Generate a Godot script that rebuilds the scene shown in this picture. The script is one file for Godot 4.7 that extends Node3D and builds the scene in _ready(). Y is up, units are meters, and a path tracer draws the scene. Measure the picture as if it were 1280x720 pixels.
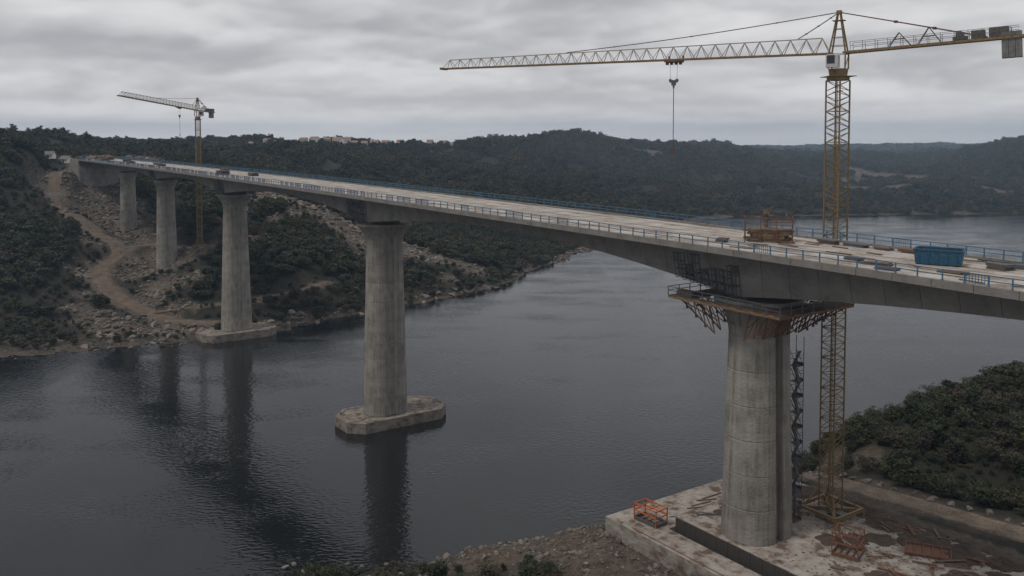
extends Node3D
# A river gorge with a concrete balanced-cantilever viaduct under construction, two tower cranes,
# scrub-covered banks and an overcast sky. Units are metres, y is up, the water lies at y = 0.
const CTL := [[-148.6,257.2,-0.1453],[-136.6,261,-0.0404],[-125.3,266.9,0.0147],[-107.6,271.1,-0.0844],[-97.2,276.4,-0.1095],[-87.1,284.2,0.2408],[-75.5,288.9,-0.3198],[-61.8,312,0.4576],[-46.6,323.4,-0.1138],[-25.3,350.8,-0.0051],[0,389.5,-0.0556],[24.2,448.7,-0.0413],[35.7,485.6,0.0093],[60,520,-0.0703],[90,585,-0.0596],[130,640,-0.0266],[190,685,-0.0189],[256,705,0.0334],[330,712,0.0154],[408,716,0.0337],[600,720,0.0567],[900,700,0.0754],[1400,650,0.0683],[-200,262,0.0857],[-300,250,0.1616],[-500,240,0.1627],[-900,220,0.1389],[-110.9,227.1,0.0791],[-80.1,163.1,-0.0635],[-82.8,234.7,0.0082],[-57.8,163.1,-0.0537],[-58.7,271.1,0.1042],[-46.3,213.2,-0.0032],[-38.7,306.5,0.0934],[-29.7,234.7,-0.0260],[-21.8,171.2,-0.0505],[-6,335.8,0.0884],[-4.5,251.6,-0.0260],[-3,163.1,-0.1139],[21.7,402.8,0.2090],[27.6,306.5,-0.0569],[19.3,213.2,0.0086],[15.2,167.1,-0.5581],[63.3,440.4,0.0294],[60.8,306.5,-0.0127],[106.8,541.2,0.0985],[50.2,213.2,-0.2299],[119.2,414.6,-0.0318],[91.5,282,-0.0127],[174.8,541.2,-0.0060],[182,440.4,-0.0106],[271.9,541.2,-0.0143],[169.3,335.8,-0.0606],[253.2,440.4,-0.0724],[350.5,611,-0.0038],[162.7,282,-0.0987],[115.9,251.6,-0.0321],[-300,180,-0.0340],[-150,200,-0.0277],[-80,180,-0.0118],[-500,150,-0.0039],[-900,120,0.0480],[500,520,-0.0253],[800,500,0.0116],[1400,450,0.0104],[250,450,0.0252],[-166.1,288,0.1933],[-182.9,318,0.0895],[-201.9,352,0.2993],[-224.3,392,-0.1556],[-245.6,430,0.3811],[-256.9,450,-0.4392],[-147.9,278,0.2398],[-161.9,305,-0.4659],[-182.6,345,-0.7491],[-206.9,392,-1.6114],[-231.8,440,-2.6816],[-141.3,285,-0.1570],[-231.5,480,-0.4075],[-230.1,458,1.9761],[-219.9,425,1.4716],[-205,405,1.0779],[-184.4,388,0.4025],[-164.2,372,-0.7165],[-160.1,364,0.4563],[-160.3,350,0.0359],[-154.2,335,-0.1816],[-145.7,324,0.4518],[-133.4,312,0.1015],[-120.3,300,-0.0514],[-110,294,0.2755],[-98,290,-0.1338],[-204.8,440,0.0770],[-176.7,409,0.3219],[-155.4,385,0.3323],[-137.3,352,0.7669],[-128.9,350,0.1780],[-113.4,315,0.0592],[-138.5,335,-0.5477],[-156.4,322,0.1675],[-169.7,350,0.4317],[-182.7,425,-0.4508],[-156,400,0.6787],[-127.7,365,-0.5177],[-139.7,400,-0.8987],[-157,450,-0.1685],[-101.7,333,-0.3256],[-94.3,308,0.0776],[-102.5,357,-0.0066],[-107,405,0.1011],[-124,420,0.0888],[-70.2,325,-0.3606],[-78,362,-0.3284],[-93.6,410,-0.2129],[-65,362,0.4815],[-65.1,392,0.0509],[-48.4,385,-0.0926],[-46.3,430,0.0909],[-27.7,385,-0.0169],[-14.4,402,-0.0419],[0,425,-0.0789],[-37.3,520,0.1478],[-235.8,600,0.3546],[-194.3,640,0.2462],[-129.7,660,-0.0203],[-47.2,660,0.0084],[0,650,-0.0893],[34.9,650,0.1457],[39.7,740,-0.0019],[-258,850,0.0130],[-333.8,850,0.0613],[-172.8,880,0.0222],[-59.3,830,0.0184],[0,800,-0.0381],[47.2,880,0.0118],[-412.3,1050,0.0298],[-285.5,1000,-0.0749],[-206.1,1050,0.0307],[-91,1020,-0.0641],[-37.5,1050,0.0791],[9.4,1050,0.0339],[46.8,1050,-0.2112],[95.5,1070,0.0719],[191,1070,-0.0313],[157.7,840,-0.0015],[137.3,730,0.0910],[269.9,1080,-0.0381],[229,800,-0.0114],[265.9,930,-0.0101],[353.5,1100,0.0047],[409.9,1120,-0.0968],[269.8,735,-0.0248],[370.1,900,0.0516],[431.4,1050,0.0870],[546.5,1200,0.0632],[395.9,790,-0.0276],[465.4,930,0.0162],[569.5,1100,0.0991],[599.5,1050,-0.1828],[514.7,900,-0.0201],[441.1,770,-0.0190],[-300,350,-0.0448],[-300,450,0.0524],[-400,300,-0.0629],[-400,450,-0.0574],[-600,400,-0.1049],[-900,400,-0.1329],[-350,600,-0.0063],[-260,520,-0.0068],[-230,520,0.1312],[-205,500,-0.2907],[-600,800,0.0096],[-1200,800,-0.0126],[-215,620,-0.4721],[-180,700,-0.0828],[-300,800,-0.0258],[-500,1200,-0.0303],[-650,1500,0.0176],[-400,1400,0.0217],[-200,1400,0.0151],[0,1400,0.0162],[200,1400,0.0190],[400,1500,0.0092],[700,1500,0.0359],[800,1050,-0.0818],[800,850,-0.0171],[1200,1000,-0.0680],[1200,800,-0.0253],[1600,1200,-0.0363],[-1100,2400,-0.0185],[-700,2500,0.0070],[-400,2500,0.0045],[0,2500,0.0007],[500,2500,0.0070],[900,2500,0.0006],[1050,2450,-0.0243],[1250,2500,-0.0023],[1600,2500,0.0236],[-1800,2500,-0.0077],[2400,2500,-0.0008],[0,4000,0.0034],[2000,4000,0.0025],[-2000,4000,0.0076],[3500,2500,0.0011],[-3500,2500,-0.0014],[-23.5,122.2,0.1366],[-15.7,122.9,-0.2659],[-9,122.9,-0.4466],[0,124.5,-0.6927],[6.8,124.1,-1.0114],[11.7,122.1,-1.5301],[-4.2,114,1.5583],[2.1,112.2,-0.0803],[6.1,110.9,0.0191],[10.4,114,0.6302],[7.7,105.2,-0.4574],[44.1,131.2,-1.1623],[50.7,126.7,-0.5530],[56.1,120.9,-0.5692],[60.9,116.3,-0.4847],[65.1,111.5,-0.4871],[-22,136,0.1150],[-8,138,0.6677],[2,142,0.1218],[11,143,-0.6685],[20,146,1.1862],[30,153,0.2598],[42,160,1.3273],[10,133,1.6439],[22,137,-0.3286],[33,143,-0.3935],[45,150,-0.6105],[-45,122,-0.1104],[-45,135,0.1426],[-80,105,0.0548],[-80,130,0.1131],[-150,80,0.0458],[-150,110,0.0484],[-300,40,0.0330],[-300,80,0.0458],[-600,0,0.1059],[-20,105,-0.3310],[-50,90,-0.0705],[0,95,0.0195],[20,100,0.0854],[0,60,-0.0215],[-80,50,-0.0666],[-200,0,-0.1107],[0,0,0.0164],[60,60,0.0367],[50,85,-0.0433],[60,100,0.1381],[70,80,0.0549],[100,60,-0.0859],[100,0,0.0120],[-600,-150,-0.1593],[0,-200,-0.0172],[400,-200,0.0398],[20,115,0.4342],[31,112,-0.2041],[45,110,0.2974],[41,117,0.7313],[71.2,122,1.7916],[65.3,128,0.2806],[59.4,136,1.6855],[53.8,141,3.1180],[75.1,129,-1.0753],[79.6,137,0.6593],[85.2,147,0.5940],[92,159,-0.7845],[78.1,154,-0.5267],[69.8,151,0.0079],[61.3,147,-1.4954],[54.3,146,-2.7490],[71.2,140,0.0909],[63.9,138,-0.4749],[62,166,0.4754],[80,178,-0.1234],[105,190,0.6887],[70,182,0.5137],[100,205,-0.0979],[135,170,-0.8568],[130,130,0.2330],[160,120,0.0108],[140,205,0.3128],[200,150,-0.1539],[250,220,-0.4561],[200,235,0.2807],[300,290,0.1249],[500,340,0.1429],[900,360,0.0751],[1400,300,0.1660],[400,220,-0.2053],[700,200,-0.1365],[1400,150,-0.1763],[300,80,0.0219],[230,260,0.3560],[350,340,0.0789],[95,100,0.3546],[80,112,-0.1148],[90,125,-0.6615],[105,145,0.1743]]
const CTL0 := 30.81653
const SD := 0.571481   # sine and cosine of the bridge axis bearing
const CD := 0.820615
var BT := Transform3D(Basis(Vector3(-SD, 0, -CD), Vector3.UP, Vector3(CD, 0, -SD)), Vector3(31.2, 0, -112.0))
const PIERS := [-104.0, 0.0, 104.0, 208.0, 294.0, 362.0, 428.0]
const PDEPTH := [6.4, 6.4, 6.2, 5.9, 5.0, 4.2, 3.0]
var rng := RandomNumberGenerator.new()
var taken := {}
var M := {}
var fine_noise := FastNoiseLite.new()
var hill_noise := FastNoiseLite.new()
var patch_noise := FastNoiseLite.new()

# ---------------------------------------------------------------- mesh helpers
class MB:
	var v := PackedVector3Array()
	var n := PackedVector3Array()
	var c := PackedColorArray()
	var col := Color.WHITE
	func tri(a: Vector3, b: Vector3, d: Vector3) -> void:
		var m := (b - a).cross(d - a).normalized()
		v.append(a); v.append(d); v.append(b)
		for i in 3:
			n.append(m); c.append(col)
	func quad(a: Vector3, b: Vector3, d: Vector3, e: Vector3) -> void:   # counter-clockwise seen from outside
		tri(a, b, d); tri(a, d, e)
	func squad(a: Vector3, b: Vector3, d: Vector3, e: Vector3, na: Vector3, nb: Vector3, nd: Vector3, ne: Vector3) -> void:
		v.append(a); v.append(d); v.append(b); n.append(na); n.append(nd); n.append(nb)
		v.append(a); v.append(e); v.append(d); n.append(na); n.append(ne); n.append(nd)
		for i in 6:
			c.append(col)
	func hexa(p: Array) -> void:   # 0-3 bottom ring, 4-7 top ring, counter-clockwise seen from above
		quad(p[3], p[2], p[1], p[0]); quad(p[4], p[5], p[6], p[7])
		for i in 4:
			var j := (i + 1) % 4
			quad(p[i], p[j], p[j + 4], p[i + 4])
	func box(ctr: Vector3, size: Vector3, b := Basis()) -> void:
		var h := size * 0.5
		var p := []
		for y in [-1.0, 1.0]:
			for q in [[-1.0, 1.0], [1.0, 1.0], [1.0, -1.0], [-1.0, -1.0]]:
				p.append(ctr + b * Vector3(q[0] * h.x, y * h.y, q[1] * h.z))
		hexa(p)
	func bevel(ctr: Vector3, size: Vector3, e: float, b := Basis()) -> void:   # a box with its top edges chamfered
		var h := size * 0.5
		var r := []
		for l in [[-h.y, 0.0], [h.y - e, 0.0], [h.y, e]]:
			for q in [[-1.0, 1.0], [1.0, 1.0], [1.0, -1.0], [-1.0, -1.0]]:
				r.append(ctr + b * Vector3(q[0] * (h.x - l[1]), l[0], q[1] * (h.z - l[1])))
		quad(r[3], r[2], r[1], r[0]); quad(r[8], r[9], r[10], r[11])
		for k in 2:
			for i in 4:
				var j := (i + 1) % 4
				quad(r[k * 4 + i], r[k * 4 + j], r[k * 4 + j + 4], r[k * 4 + i + 4])
	func bar(p: Vector3, q: Vector3, w: float, h: float, up := Vector3.UP) -> void:
		var x := (q - p)
		var l := x.length()
		if l < 1e-4:
			return
		x /= l
		if absf(x.dot(up)) > 0.98:
			up = Vector3.RIGHT if absf(x.x) < 0.9 else Vector3.BACK
		var z := x.cross(up).normalized()
		var y := z.cross(x)
		box((p + q) * 0.5, Vector3(l, h, w), Basis(x, y, z))
	func tube(p: Vector3, q: Vector3, r0: float, r1: float, k := 8, caps := true) -> void:
		var x := (q - p).normalized()
		var up := Vector3.UP if absf(x.y) < 0.95 else Vector3.RIGHT
		var a := x.cross(up).normalized()
		var b := x.cross(a)
		for i in k:
			var t0 := TAU * i / k
			var t1 := TAU * (i + 1) / k
			var d0 := a * cos(t0) + b * sin(t0)
			var d1 := a * cos(t1) + b * sin(t1)
			squad(p + d0 * r0, p + d1 * r0, q + d1 * r1, q + d0 * r1, d0, d1, d1, d0)
			if caps:
				tri(q, q + d0 * r1, q + d1 * r1); tri(p, p + d1 * r0, p + d0 * r0)
	func mesh() -> ArrayMesh:
		var m := ArrayMesh.new()
		var arr := []
		arr.resize(Mesh.ARRAY_MAX)
		arr[Mesh.ARRAY_VERTEX] = v; arr[Mesh.ARRAY_NORMAL] = n; arr[Mesh.ARRAY_COLOR] = c
		m.add_surface_from_arrays(Mesh.PRIMITIVE_TRIANGLES, arr)
		return m

func numbered(called: String) -> String:
	if not taken.has(called):
		taken[called] = 0
		return called
	taken[called] += 1
	return "%s_%03d" % [called, taken[called]]
func part(called: String, mesh, mat: Material, parent: Node3D, xf := Transform3D()) -> MeshInstance3D:
	var o := MeshInstance3D.new()
	o.name = called
	o.mesh = mesh.mesh() if mesh is MB else mesh
	o.material_override = mat
	o.transform = xf
	parent.add_child(o, true)
	return o
func thing(called: String, label: String, category: String, xf := Transform3D(), group := "") -> Node3D:
	var o := Node3D.new()
	o.name = numbered(called)
	o.transform = xf
	add_child(o)
	tag(o, label, category, group)
	return o
func tag(o: Node, label: String, category: String, group := "", kind := "") -> void:
	o.set_meta("label", label); o.set_meta("category", category)
	if group: o.set_meta("group", group)
	if kind: o.set_meta("kind", kind)
func struct(called: String, mesh, mat: Material, label := "") -> MeshInstance3D:
	var o := part(called, mesh, mat, self)
	o.set_meta("kind", "structure")
	if label: o.set_meta("label", label)
	return o
func copy(o: Node3D, xf: Transform3D, label := "") -> Node3D:
	var r: Node3D = o.duplicate()
	r.name = numbered(o.get_meta("stem", String(o.name)))
	r.transform = xf
	add_child(r)
	if label: r.set_meta("label", label)
	return r
func yaw(a: float) -> Basis:
	return Basis(Vector3.UP, a)
func at_bridge(s: float, y: float, w: float, turn := 0.0) -> Transform3D:
	return BT * Transform3D(yaw(turn), Vector3(s, y, w))

# ---------------------------------------------------------------- textures and materials
func noise(sd: int, freq: float, oct := 4, kind := FastNoiseLite.TYPE_SIMPLEX_SMOOTH) -> FastNoiseLite:
	var f := FastNoiseLite.new()
	f.seed = sd; f.frequency = freq; f.noise_type = kind
	f.fractal_type = FastNoiseLite.FRACTAL_FBM; f.fractal_octaves = oct
	return f
func layer(sd: int, freq: float, oct: int, stretch := 1, side := 512, along_u := false) -> PackedByteArray:
	# seamless noise; stretch > 1 draws it out along v (or along u)
	var w := side
	var h := side
	if stretch > 1:
		if along_u: w = side / stretch
		else: h = side / stretch
	var im := noise(sd, freq, oct).get_seamless_image(w, h)
	im.convert(Image.FORMAT_L8)
	if stretch > 1:
		im.resize(side, side, Image.INTERPOLATE_CUBIC)
	return im.get_data()
func blend(layers: Array, weights: Array, ramp: Gradient, side := 512) -> ImageTexture:
	# a weighted sum of noise layers, coloured by a gradient of sRGB colours
	var lut := PackedByteArray()
	for i in 256:
		var q := ramp.sample(i / 255.0)
		lut.append(q.r8); lut.append(q.g8); lut.append(q.b8)
	var out := PackedByteArray()
	out.resize(side * side * 3)
	var k := layers.size()
	for i in side * side:
		var t := 0.0
		for j in k:
			t += layers[j][i] * weights[j]
		var q := clampi(int(t), 0, 255) * 3
		out[i * 3] = lut[q]; out[i * 3 + 1] = lut[q + 1]; out[i * 3 + 2] = lut[q + 2]
	var im := Image.create_from_data(side, side, false, Image.FORMAT_RGB8, out)
	im.generate_mipmaps()
	return ImageTexture.create_from_image(im)
func relief(sd: int, freq: float, oct: int, strength: float, side := 512) -> ImageTexture:
	var im := noise(sd, freq, oct).get_seamless_image(side, side)
	im.convert(Image.FORMAT_RGBA8)
	im.bump_map_to_normal_map(strength)
	im.generate_mipmaps()
	return ImageTexture.create_from_image(im)
func ripples() -> ImageTexture:
	# wind ripples, longer across the wind than along it, strong in some patches and weak in others
	var side := 1024
	var im := noise(21, 0.085, 3).get_seamless_image(side / 2, side)
	im.convert(Image.FORMAT_L8)
	im.resize(side, side, Image.INTERPOLATE_CUBIC)
	var a := im.get_data()
	im = noise(22, 0.014, 3).get_seamless_image(128, 256)
	im.convert(Image.FORMAT_L8)
	im.resize(side, side, Image.INTERPOLATE_CUBIC)
	var m := im.get_data()
	for i in side * side:
		a[i] = 128 + ((a[i] - 128) * (30 + (m[i] * m[i] >> 9)) >> 7)
	im = Image.create_from_data(side, side, false, Image.FORMAT_L8, a)
	im.convert(Image.FORMAT_RGBA8)
	im.bump_map_to_normal_map(0.85)
	im.generate_mipmaps()
	return ImageTexture.create_from_image(im)
func grad(stops: Array) -> Gradient:
	var g := Gradient.new()
	var o := PackedFloat32Array()
	var c := PackedColorArray()
	for s in stops:
		o.append(s[0]); c.append(s[1])
	g.offsets = o; g.colors = c
	return g
func lin(r: float, g: float, b: float) -> Color:
	return Color(r, g, b).linear_to_srgb()
func mat(color: Color, rough := 0.9, tex: Texture2D = null, scale := 0.1, nrm: Texture2D = null, nscale := 1.0, world := true, metal := 0.0) -> StandardMaterial3D:
	var m := StandardMaterial3D.new()
	m.albedo_color = color; m.roughness = rough; m.metallic = metal
	m.vertex_color_use_as_albedo = true
	if tex or nrm:
		m.uv1_triplanar = true; m.uv1_world_triplanar = world
		m.uv1_scale = Vector3.ONE * scale
		m.uv1_triplanar_sharpness = 4.0
	if tex: m.albedo_texture = tex
	if nrm:
		m.normal_enabled = true; m.normal_texture = nrm; m.normal_scale = nscale
	return m

func make_materials() -> void:
	var W := Color.WHITE
	var blot := layer(1, 0.008, 5)
	var grain := layer(2, 0.06, 4)
	var drip := layer(3, 0.035, 4, 16)
	var run := layer(4, 0.03, 4, 16, 512, true)
	var pier_tex := blend([blot, grain, drip], [0.36, 0.22, 0.42], grad([[0.0, Color(0.56, 0.535, 0.50)], [0.3, Color(0.72, 0.70, 0.675)], [0.5, Color(0.84, 0.83, 0.81)], [0.7, Color(0.92, 0.91, 0.89)], [1.0, Color(1, 0.99, 0.97)]]))
	var girder_tex := blend([blot, grain, layer(8, 0.012, 4)], [0.4, 0.25, 0.35], grad([[0.0, Color(0.60, 0.58, 0.56)], [0.4, Color(0.83, 0.82, 0.81)], [0.7, Color(0.93, 0.925, 0.91)], [1.0, W]]))
	var deck_tex := blend([blot, grain, run], [0.3, 0.2, 0.5], grad([[0.0, Color(0.46, 0.40, 0.35)], [0.32, Color(0.66, 0.60, 0.55)], [0.49, Color(0.84, 0.81, 0.78)], [0.62, Color(0.94, 0.925, 0.91)], [1.0, Color(1, 0.99, 0.98)]]))
	var slab_tex := blend([blot, grain, layer(5, 0.02, 5)], [0.35, 0.2, 0.45], grad([[0.0, Color(0.36, 0.30, 0.26)], [0.33, Color(0.56, 0.49, 0.44)], [0.43, Color(0.74, 0.71, 0.68)], [0.55, Color(0.84, 0.825, 0.81)], [0.7, Color(0.90, 0.89, 0.88)], [1.0, W]]))
	var soil_tex := blend([blot, grain, layer(6, 0.15, 3)], [0.3, 0.35, 0.35], grad([[0.0, Color(0.38, 0.35, 0.33)], [0.4, Color(0.68, 0.66, 0.64)], [0.6, Color(0.88, 0.87, 0.86)], [1.0, W]]))
	var rust_tex := blend([layer(7, 0.02, 5), grain], [0.6, 0.4], grad([[0.0, Color(0.50, 0.36, 0.26)], [0.25, Color(0.74, 0.64, 0.56)], [0.40, Color(0.90, 0.87, 0.85)], [0.6, Color(0.95, 0.94, 0.93)], [1.0, W]]))
	var bump := relief(11, 0.05, 5, 5.0)
	for i in 4:
		var t: float = [1.0, 0.88, 1.08, 0.95][i]
		M["pier%d" % i] = mat(lin(0.375 * t, 0.36 * t, 0.336 * t), 0.9, pier_tex, 0.083, bump, 0.35)
		var tg := 1.0 + (t - 1.0) * 0.35   # pours differ a little
		M["girder%d" % i] = mat(lin(0.275 * tg, 0.265 * tg, 0.25 * tg), 0.9, girder_tex, 0.06, bump, 0.25)
	M.deck = mat(lin(0.50, 0.49, 0.475), 0.95, deck_tex, 0.045, bump, 0.25, false)
	M.slab = mat(lin(0.44, 0.41, 0.38), 0.92, slab_tex, 0.04, bump, 0.5)
	M.footing = mat(lin(0.33, 0.305, 0.27), 0.92, slab_tex, 0.06, bump, 0.5)
	M.ground = mat(W, 1.0, soil_tex, 0.13, relief(12, 0.035, 6, 9.0), 1.0)
	M.road = mat(lin(0.215, 0.165, 0.122), 1.0, soil_tex, 0.05, bump, 0.6)
	M.road_pale = mat(lin(0.29, 0.235, 0.18), 1.0, soil_tex, 0.07, bump, 0.6)
	M.rock = mat(W, 0.95, soil_tex, 0.5, bump, 0.6, false)
	M.yellow = mat(lin(0.225, 0.16, 0.07), 0.6, rust_tex, 0.25)
	M.pale = mat(lin(0.36, 0.32, 0.25), 0.65, rust_tex, 0.25)
	M.steel = mat(lin(0.13, 0.13, 0.135), 0.55, rust_tex, 0.3, null, 1.0, true, 0.3)
	M.cable = mat(lin(0.09, 0.08, 0.075), 0.6)
	M.white = mat(lin(0.55, 0.56, 0.57), 0.5, rust_tex, 0.4)
	M.glass = mat(lin(0.02, 0.025, 0.03), 0.08)
	M.weight = mat(lin(0.24, 0.24, 0.24), 0.9, pier_tex, 0.3)
	M.blue_rail = mat(lin(0.075, 0.18, 0.30), 0.6, rust_tex, 0.5)
	M.blue = mat(lin(0.014, 0.095, 0.18), 0.5, rust_tex, 0.22)
	M.blue_net = mat(lin(0.10, 0.125, 0.16), 0.9, rust_tex, 0.3)
	M.orange = mat(lin(0.52, 0.135, 0.035), 0.6, rust_tex, 0.35)
	M.orange_old = mat(lin(0.20, 0.088, 0.05), 0.75, rust_tex, 0.35)
	M.rust = mat(lin(0.17, 0.085, 0.05), 0.85, rust_tex, 0.4)
	M.wood = mat(lin(0.25, 0.175, 0.115), 0.9, deck_tex, 0.35, null, 1.0, false)
	M.wood_old = mat(lin(0.19, 0.145, 0.11), 0.95, deck_tex, 0.35, null, 1.0, false)
	M.facing_dark = mat(lin(0.055, 0.05, 0.044), 0.8, rust_tex, 0.2)
	M.form = mat(lin(0.13, 0.12, 0.115), 0.85, rust_tex, 0.3)
	M.bag = mat(lin(0.50, 0.47, 0.42), 0.9, soil_tex, 0.3)
	M.leaf = mat(W, 0.85)
	M.leaf.backlight = Color(0.05, 0.06, 0.025)
	M.bark = mat(lin(0.09, 0.07, 0.055), 0.95, soil_tex, 0.6)
	M.wall_a = mat(lin(0.72, 0.69, 0.64), 0.9)
	M.wall_b = mat(lin(0.50, 0.42, 0.34), 0.9)
	M.roof = mat(lin(0.26, 0.175, 0.135), 0.9)
	M.pane = mat(lin(0.05, 0.055, 0.06), 0.2)
	var water := mat(lin(0.009, 0.010, 0.0105), 0.07, null, 1.0 / 80.0, ripples(), 1.0)
	water.metallic_specular = 0.4
	M.water = water

# ---------------------------------------------------------------- terrain
var gx := PackedFloat32Array()
var gd := PackedFloat32Array()
var gh := PackedFloat32Array()
var roads := []
var bare := PackedVector3Array()
func axis(lo: float, hi: float, step: float, out_lo: float, out_hi: float) -> PackedFloat32Array:
	var a := PackedFloat32Array()
	var x := lo
	var st := step
	var low := []
	while x > out_lo:
		st *= 1.35
		x -= st
		low.push_front(x)
	for q in low: a.append(q)
	x = lo
	while x <= hi:
		a.append(x); x += step
	st = step
	while x < out_hi + 1.0:
		a.append(x); st *= 1.35; x += st
	a.append(x)
	return a
func build_grid() -> void:
	gx = axis(-320.0, 480.0, 10.0, -4000.0, 4000.0)
	gd = axis(0.0, 1150.0, 10.0, -600.0, 4500.0)
	var nx := gx.size()
	gh.resize(nx * gd.size())
	var cx := PackedFloat32Array()
	var cy := PackedFloat32Array()
	var cw := PackedFloat32Array()
	for c in CTL:
		cx.append(c[0]); cy.append(c[1]); cw.append(c[2])
	var n := cx.size()
	for j in gd.size():
		var D := gd[j]
		for i in nx:
			var X := gx[i]
			var t := CTL0
			for k in n:
				var a := X - cx[k]
				var b := D - cy[k]
				t += cw[k] * sqrt(a * a + b * b + 225.0)
			gh[j * nx + i] = t
func cubic(a: float, b: float, c: float, d: float, t: float) -> float:
	return b + 0.5 * t * (c - a + t * (2.0 * a - 5.0 * b + 4.0 * c - d + t * (3.0 * (b - c) + d - a)))
func base_h(X: float, D: float) -> float:
	var i := clampi(gx.bsearch(X) - 1, 1, gx.size() - 3)
	var j := clampi(gd.bsearch(D) - 1, 1, gd.size() - 3)
	var u := clampf((X - gx[i]) / (gx[i + 1] - gx[i]), 0.0, 1.0)
	var v := clampf((D - gd[j]) / (gd[j + 1] - gd[j]), 0.0, 1.0)
	var nx := gx.size()
	var k := (j - 1) * nx + i
	var r0 := cubic(gh[k - 1], gh[k], gh[k + 1], gh[k + 2], u)
	k += nx
	var r1 := cubic(gh[k - 1], gh[k], gh[k + 1], gh[k + 2], u)
	k += nx
	var r2 := cubic(gh[k - 1], gh[k], gh[k + 1], gh[k + 2], u)
	k += nx
	var r3 := cubic(gh[k - 1], gh[k], gh[k + 1], gh[k + 2], u)
	return cubic(r0, r1, r2, r3, v)
func add_road(pts: Array, half: float) -> void:
	var cv := Curve3D.new()
	for i in pts.size():
		var a: Vector2 = pts[maxi(i - 1, 0)]
		var b: Vector2 = pts[mini(i + 1, pts.size() - 1)]
		var t := (b - a) / 6.0
		cv.add_point(Vector3(pts[i].x, 0, -pts[i].y), Vector3(-t.x, 0, t.y), Vector3(t.x, 0, -t.y))
	var ln := cv.get_baked_length()
	var n := int(ln / 2.5)
	var line := PackedVector3Array()
	for i in n + 1:
		var p := cv.sample_baked(ln * i / n)
		p.y = base_h(p.x, -p.z)
		line.append(p)
	for k in 6:   # an even gradient
		for i in range(1, n):
			line[i].y = (line[i - 1].y + line[i].y * 2.0 + line[i + 1].y) * 0.25
	var box := AABB(line[0], Vector3.ZERO)
	for p in line: box = box.expand(p)
	roads.append({"line": line, "half": half, "box": box.grow(half + 9.0)})
func road_near(X: float, D: float) -> Vector3:   # x: distance from the road's edge, y: height of the road there, z: 1 if any
	var best := Vector3(99, 0, 0)
	for r in roads:
		var b: AABB = r.box
		if X < b.position.x or X > b.end.x or -D < b.position.z or -D > b.end.z:
			continue
		var ln: PackedVector3Array = r.line
		var m := 1e9
		var at := 0
		for i in ln.size():
			var a := ln[i].x - X
			var c := ln[i].z + D
			var q := a * a + c * c
			if q < m:
				m = q; at = i
		var d: float = sqrt(m) - r.half
		if d < best.x:
			best = Vector3(d, ln[at].y, 1)
	return best
func to_bridge(X: float, D: float) -> Vector2:   # along the bridge, across it
	var dx := X - 31.2
	var dd := D - 112.0
	return Vector2(-SD * dx + CD * dd, CD * dx + SD * dd)
func in_slab(X: float, D: float, m: float) -> bool:
	var q := to_bridge(X, D)
	return q.x < 16.8 + m and q.x > -36.0 - m and q.y > -10.8 - m and q.y < 18.0 + m and (q.x < 9.1 + m or q.y < 12.5 + m)
func bareness(X: float, D: float) -> float:
	var k := 0.0
	for b in bare:
		var a := X - b.x
		var c := D - b.y
		var q := a * a + c * c
		if q < b.z * b.z * 1.7:
			k = maxf(k, 1.0 - smoothstep(0.45, 1.3, sqrt(q) / b.z))
	return k
func ground_h(X: float, D: float) -> float:
	var h := base_h(X, D)
	var far := smoothstep(330.0, 700.0, D)
	var land := smoothstep(-1.0, 6.0, h)
	h += hill_noise.get_noise_2d(X, D) * 11.0 * far * land
	if D > 700.0: h += 6.0 * exp(-((X - 50.0) * (X - 50.0) / 9000.0 + (D - 1050.0) * (D - 1050.0) / 30000.0)) + 8.0 * exp(-((X - 640.0) * (X - 640.0) / 30000.0 + (D - 1060.0) * (D - 1060.0) / 40000.0))   # a rounded hill, a shoulder
	if D > 700.0: h -= 8.0 * exp(-((X - 500.0) * (X - 500.0) / 26000.0 + (D - 1150.0) * (D - 1150.0) / 60000.0))   # a saddle in the ridge
	h += patch_noise.get_noise_2d(X * 2.2, D * 2.2) * (0.5 + 1.3 * land)
	h += fine_noise.get_noise_2d(X, D) * (0.45 + 0.25 * land)
	if D < 600.0:
		var r := road_near(X, D)
		if r.z > 0.0:
			h = lerpf(r.y - 0.22, h, smoothstep(2.0, 8.5, r.x))
	if D < 170.0 and in_slab(X, D, 7.0):
		var q := to_bridge(X, D)
		if in_slab(X, D, 0.7): h = minf(h, 9.6)
		elif q.y < -10.8: h = minf(h, lerpf(10.3, 12.5, smoothstep(1.0, 7.0, -10.8 - q.y)) + patch_noise.get_noise_2d(X * 6.0, D * 6.0) * 0.4)
		elif q.y < 17.0 or q.x > 9.0: h = minf(h, 11.4)
		else: h = minf(h, 13.2)
	return h
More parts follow.
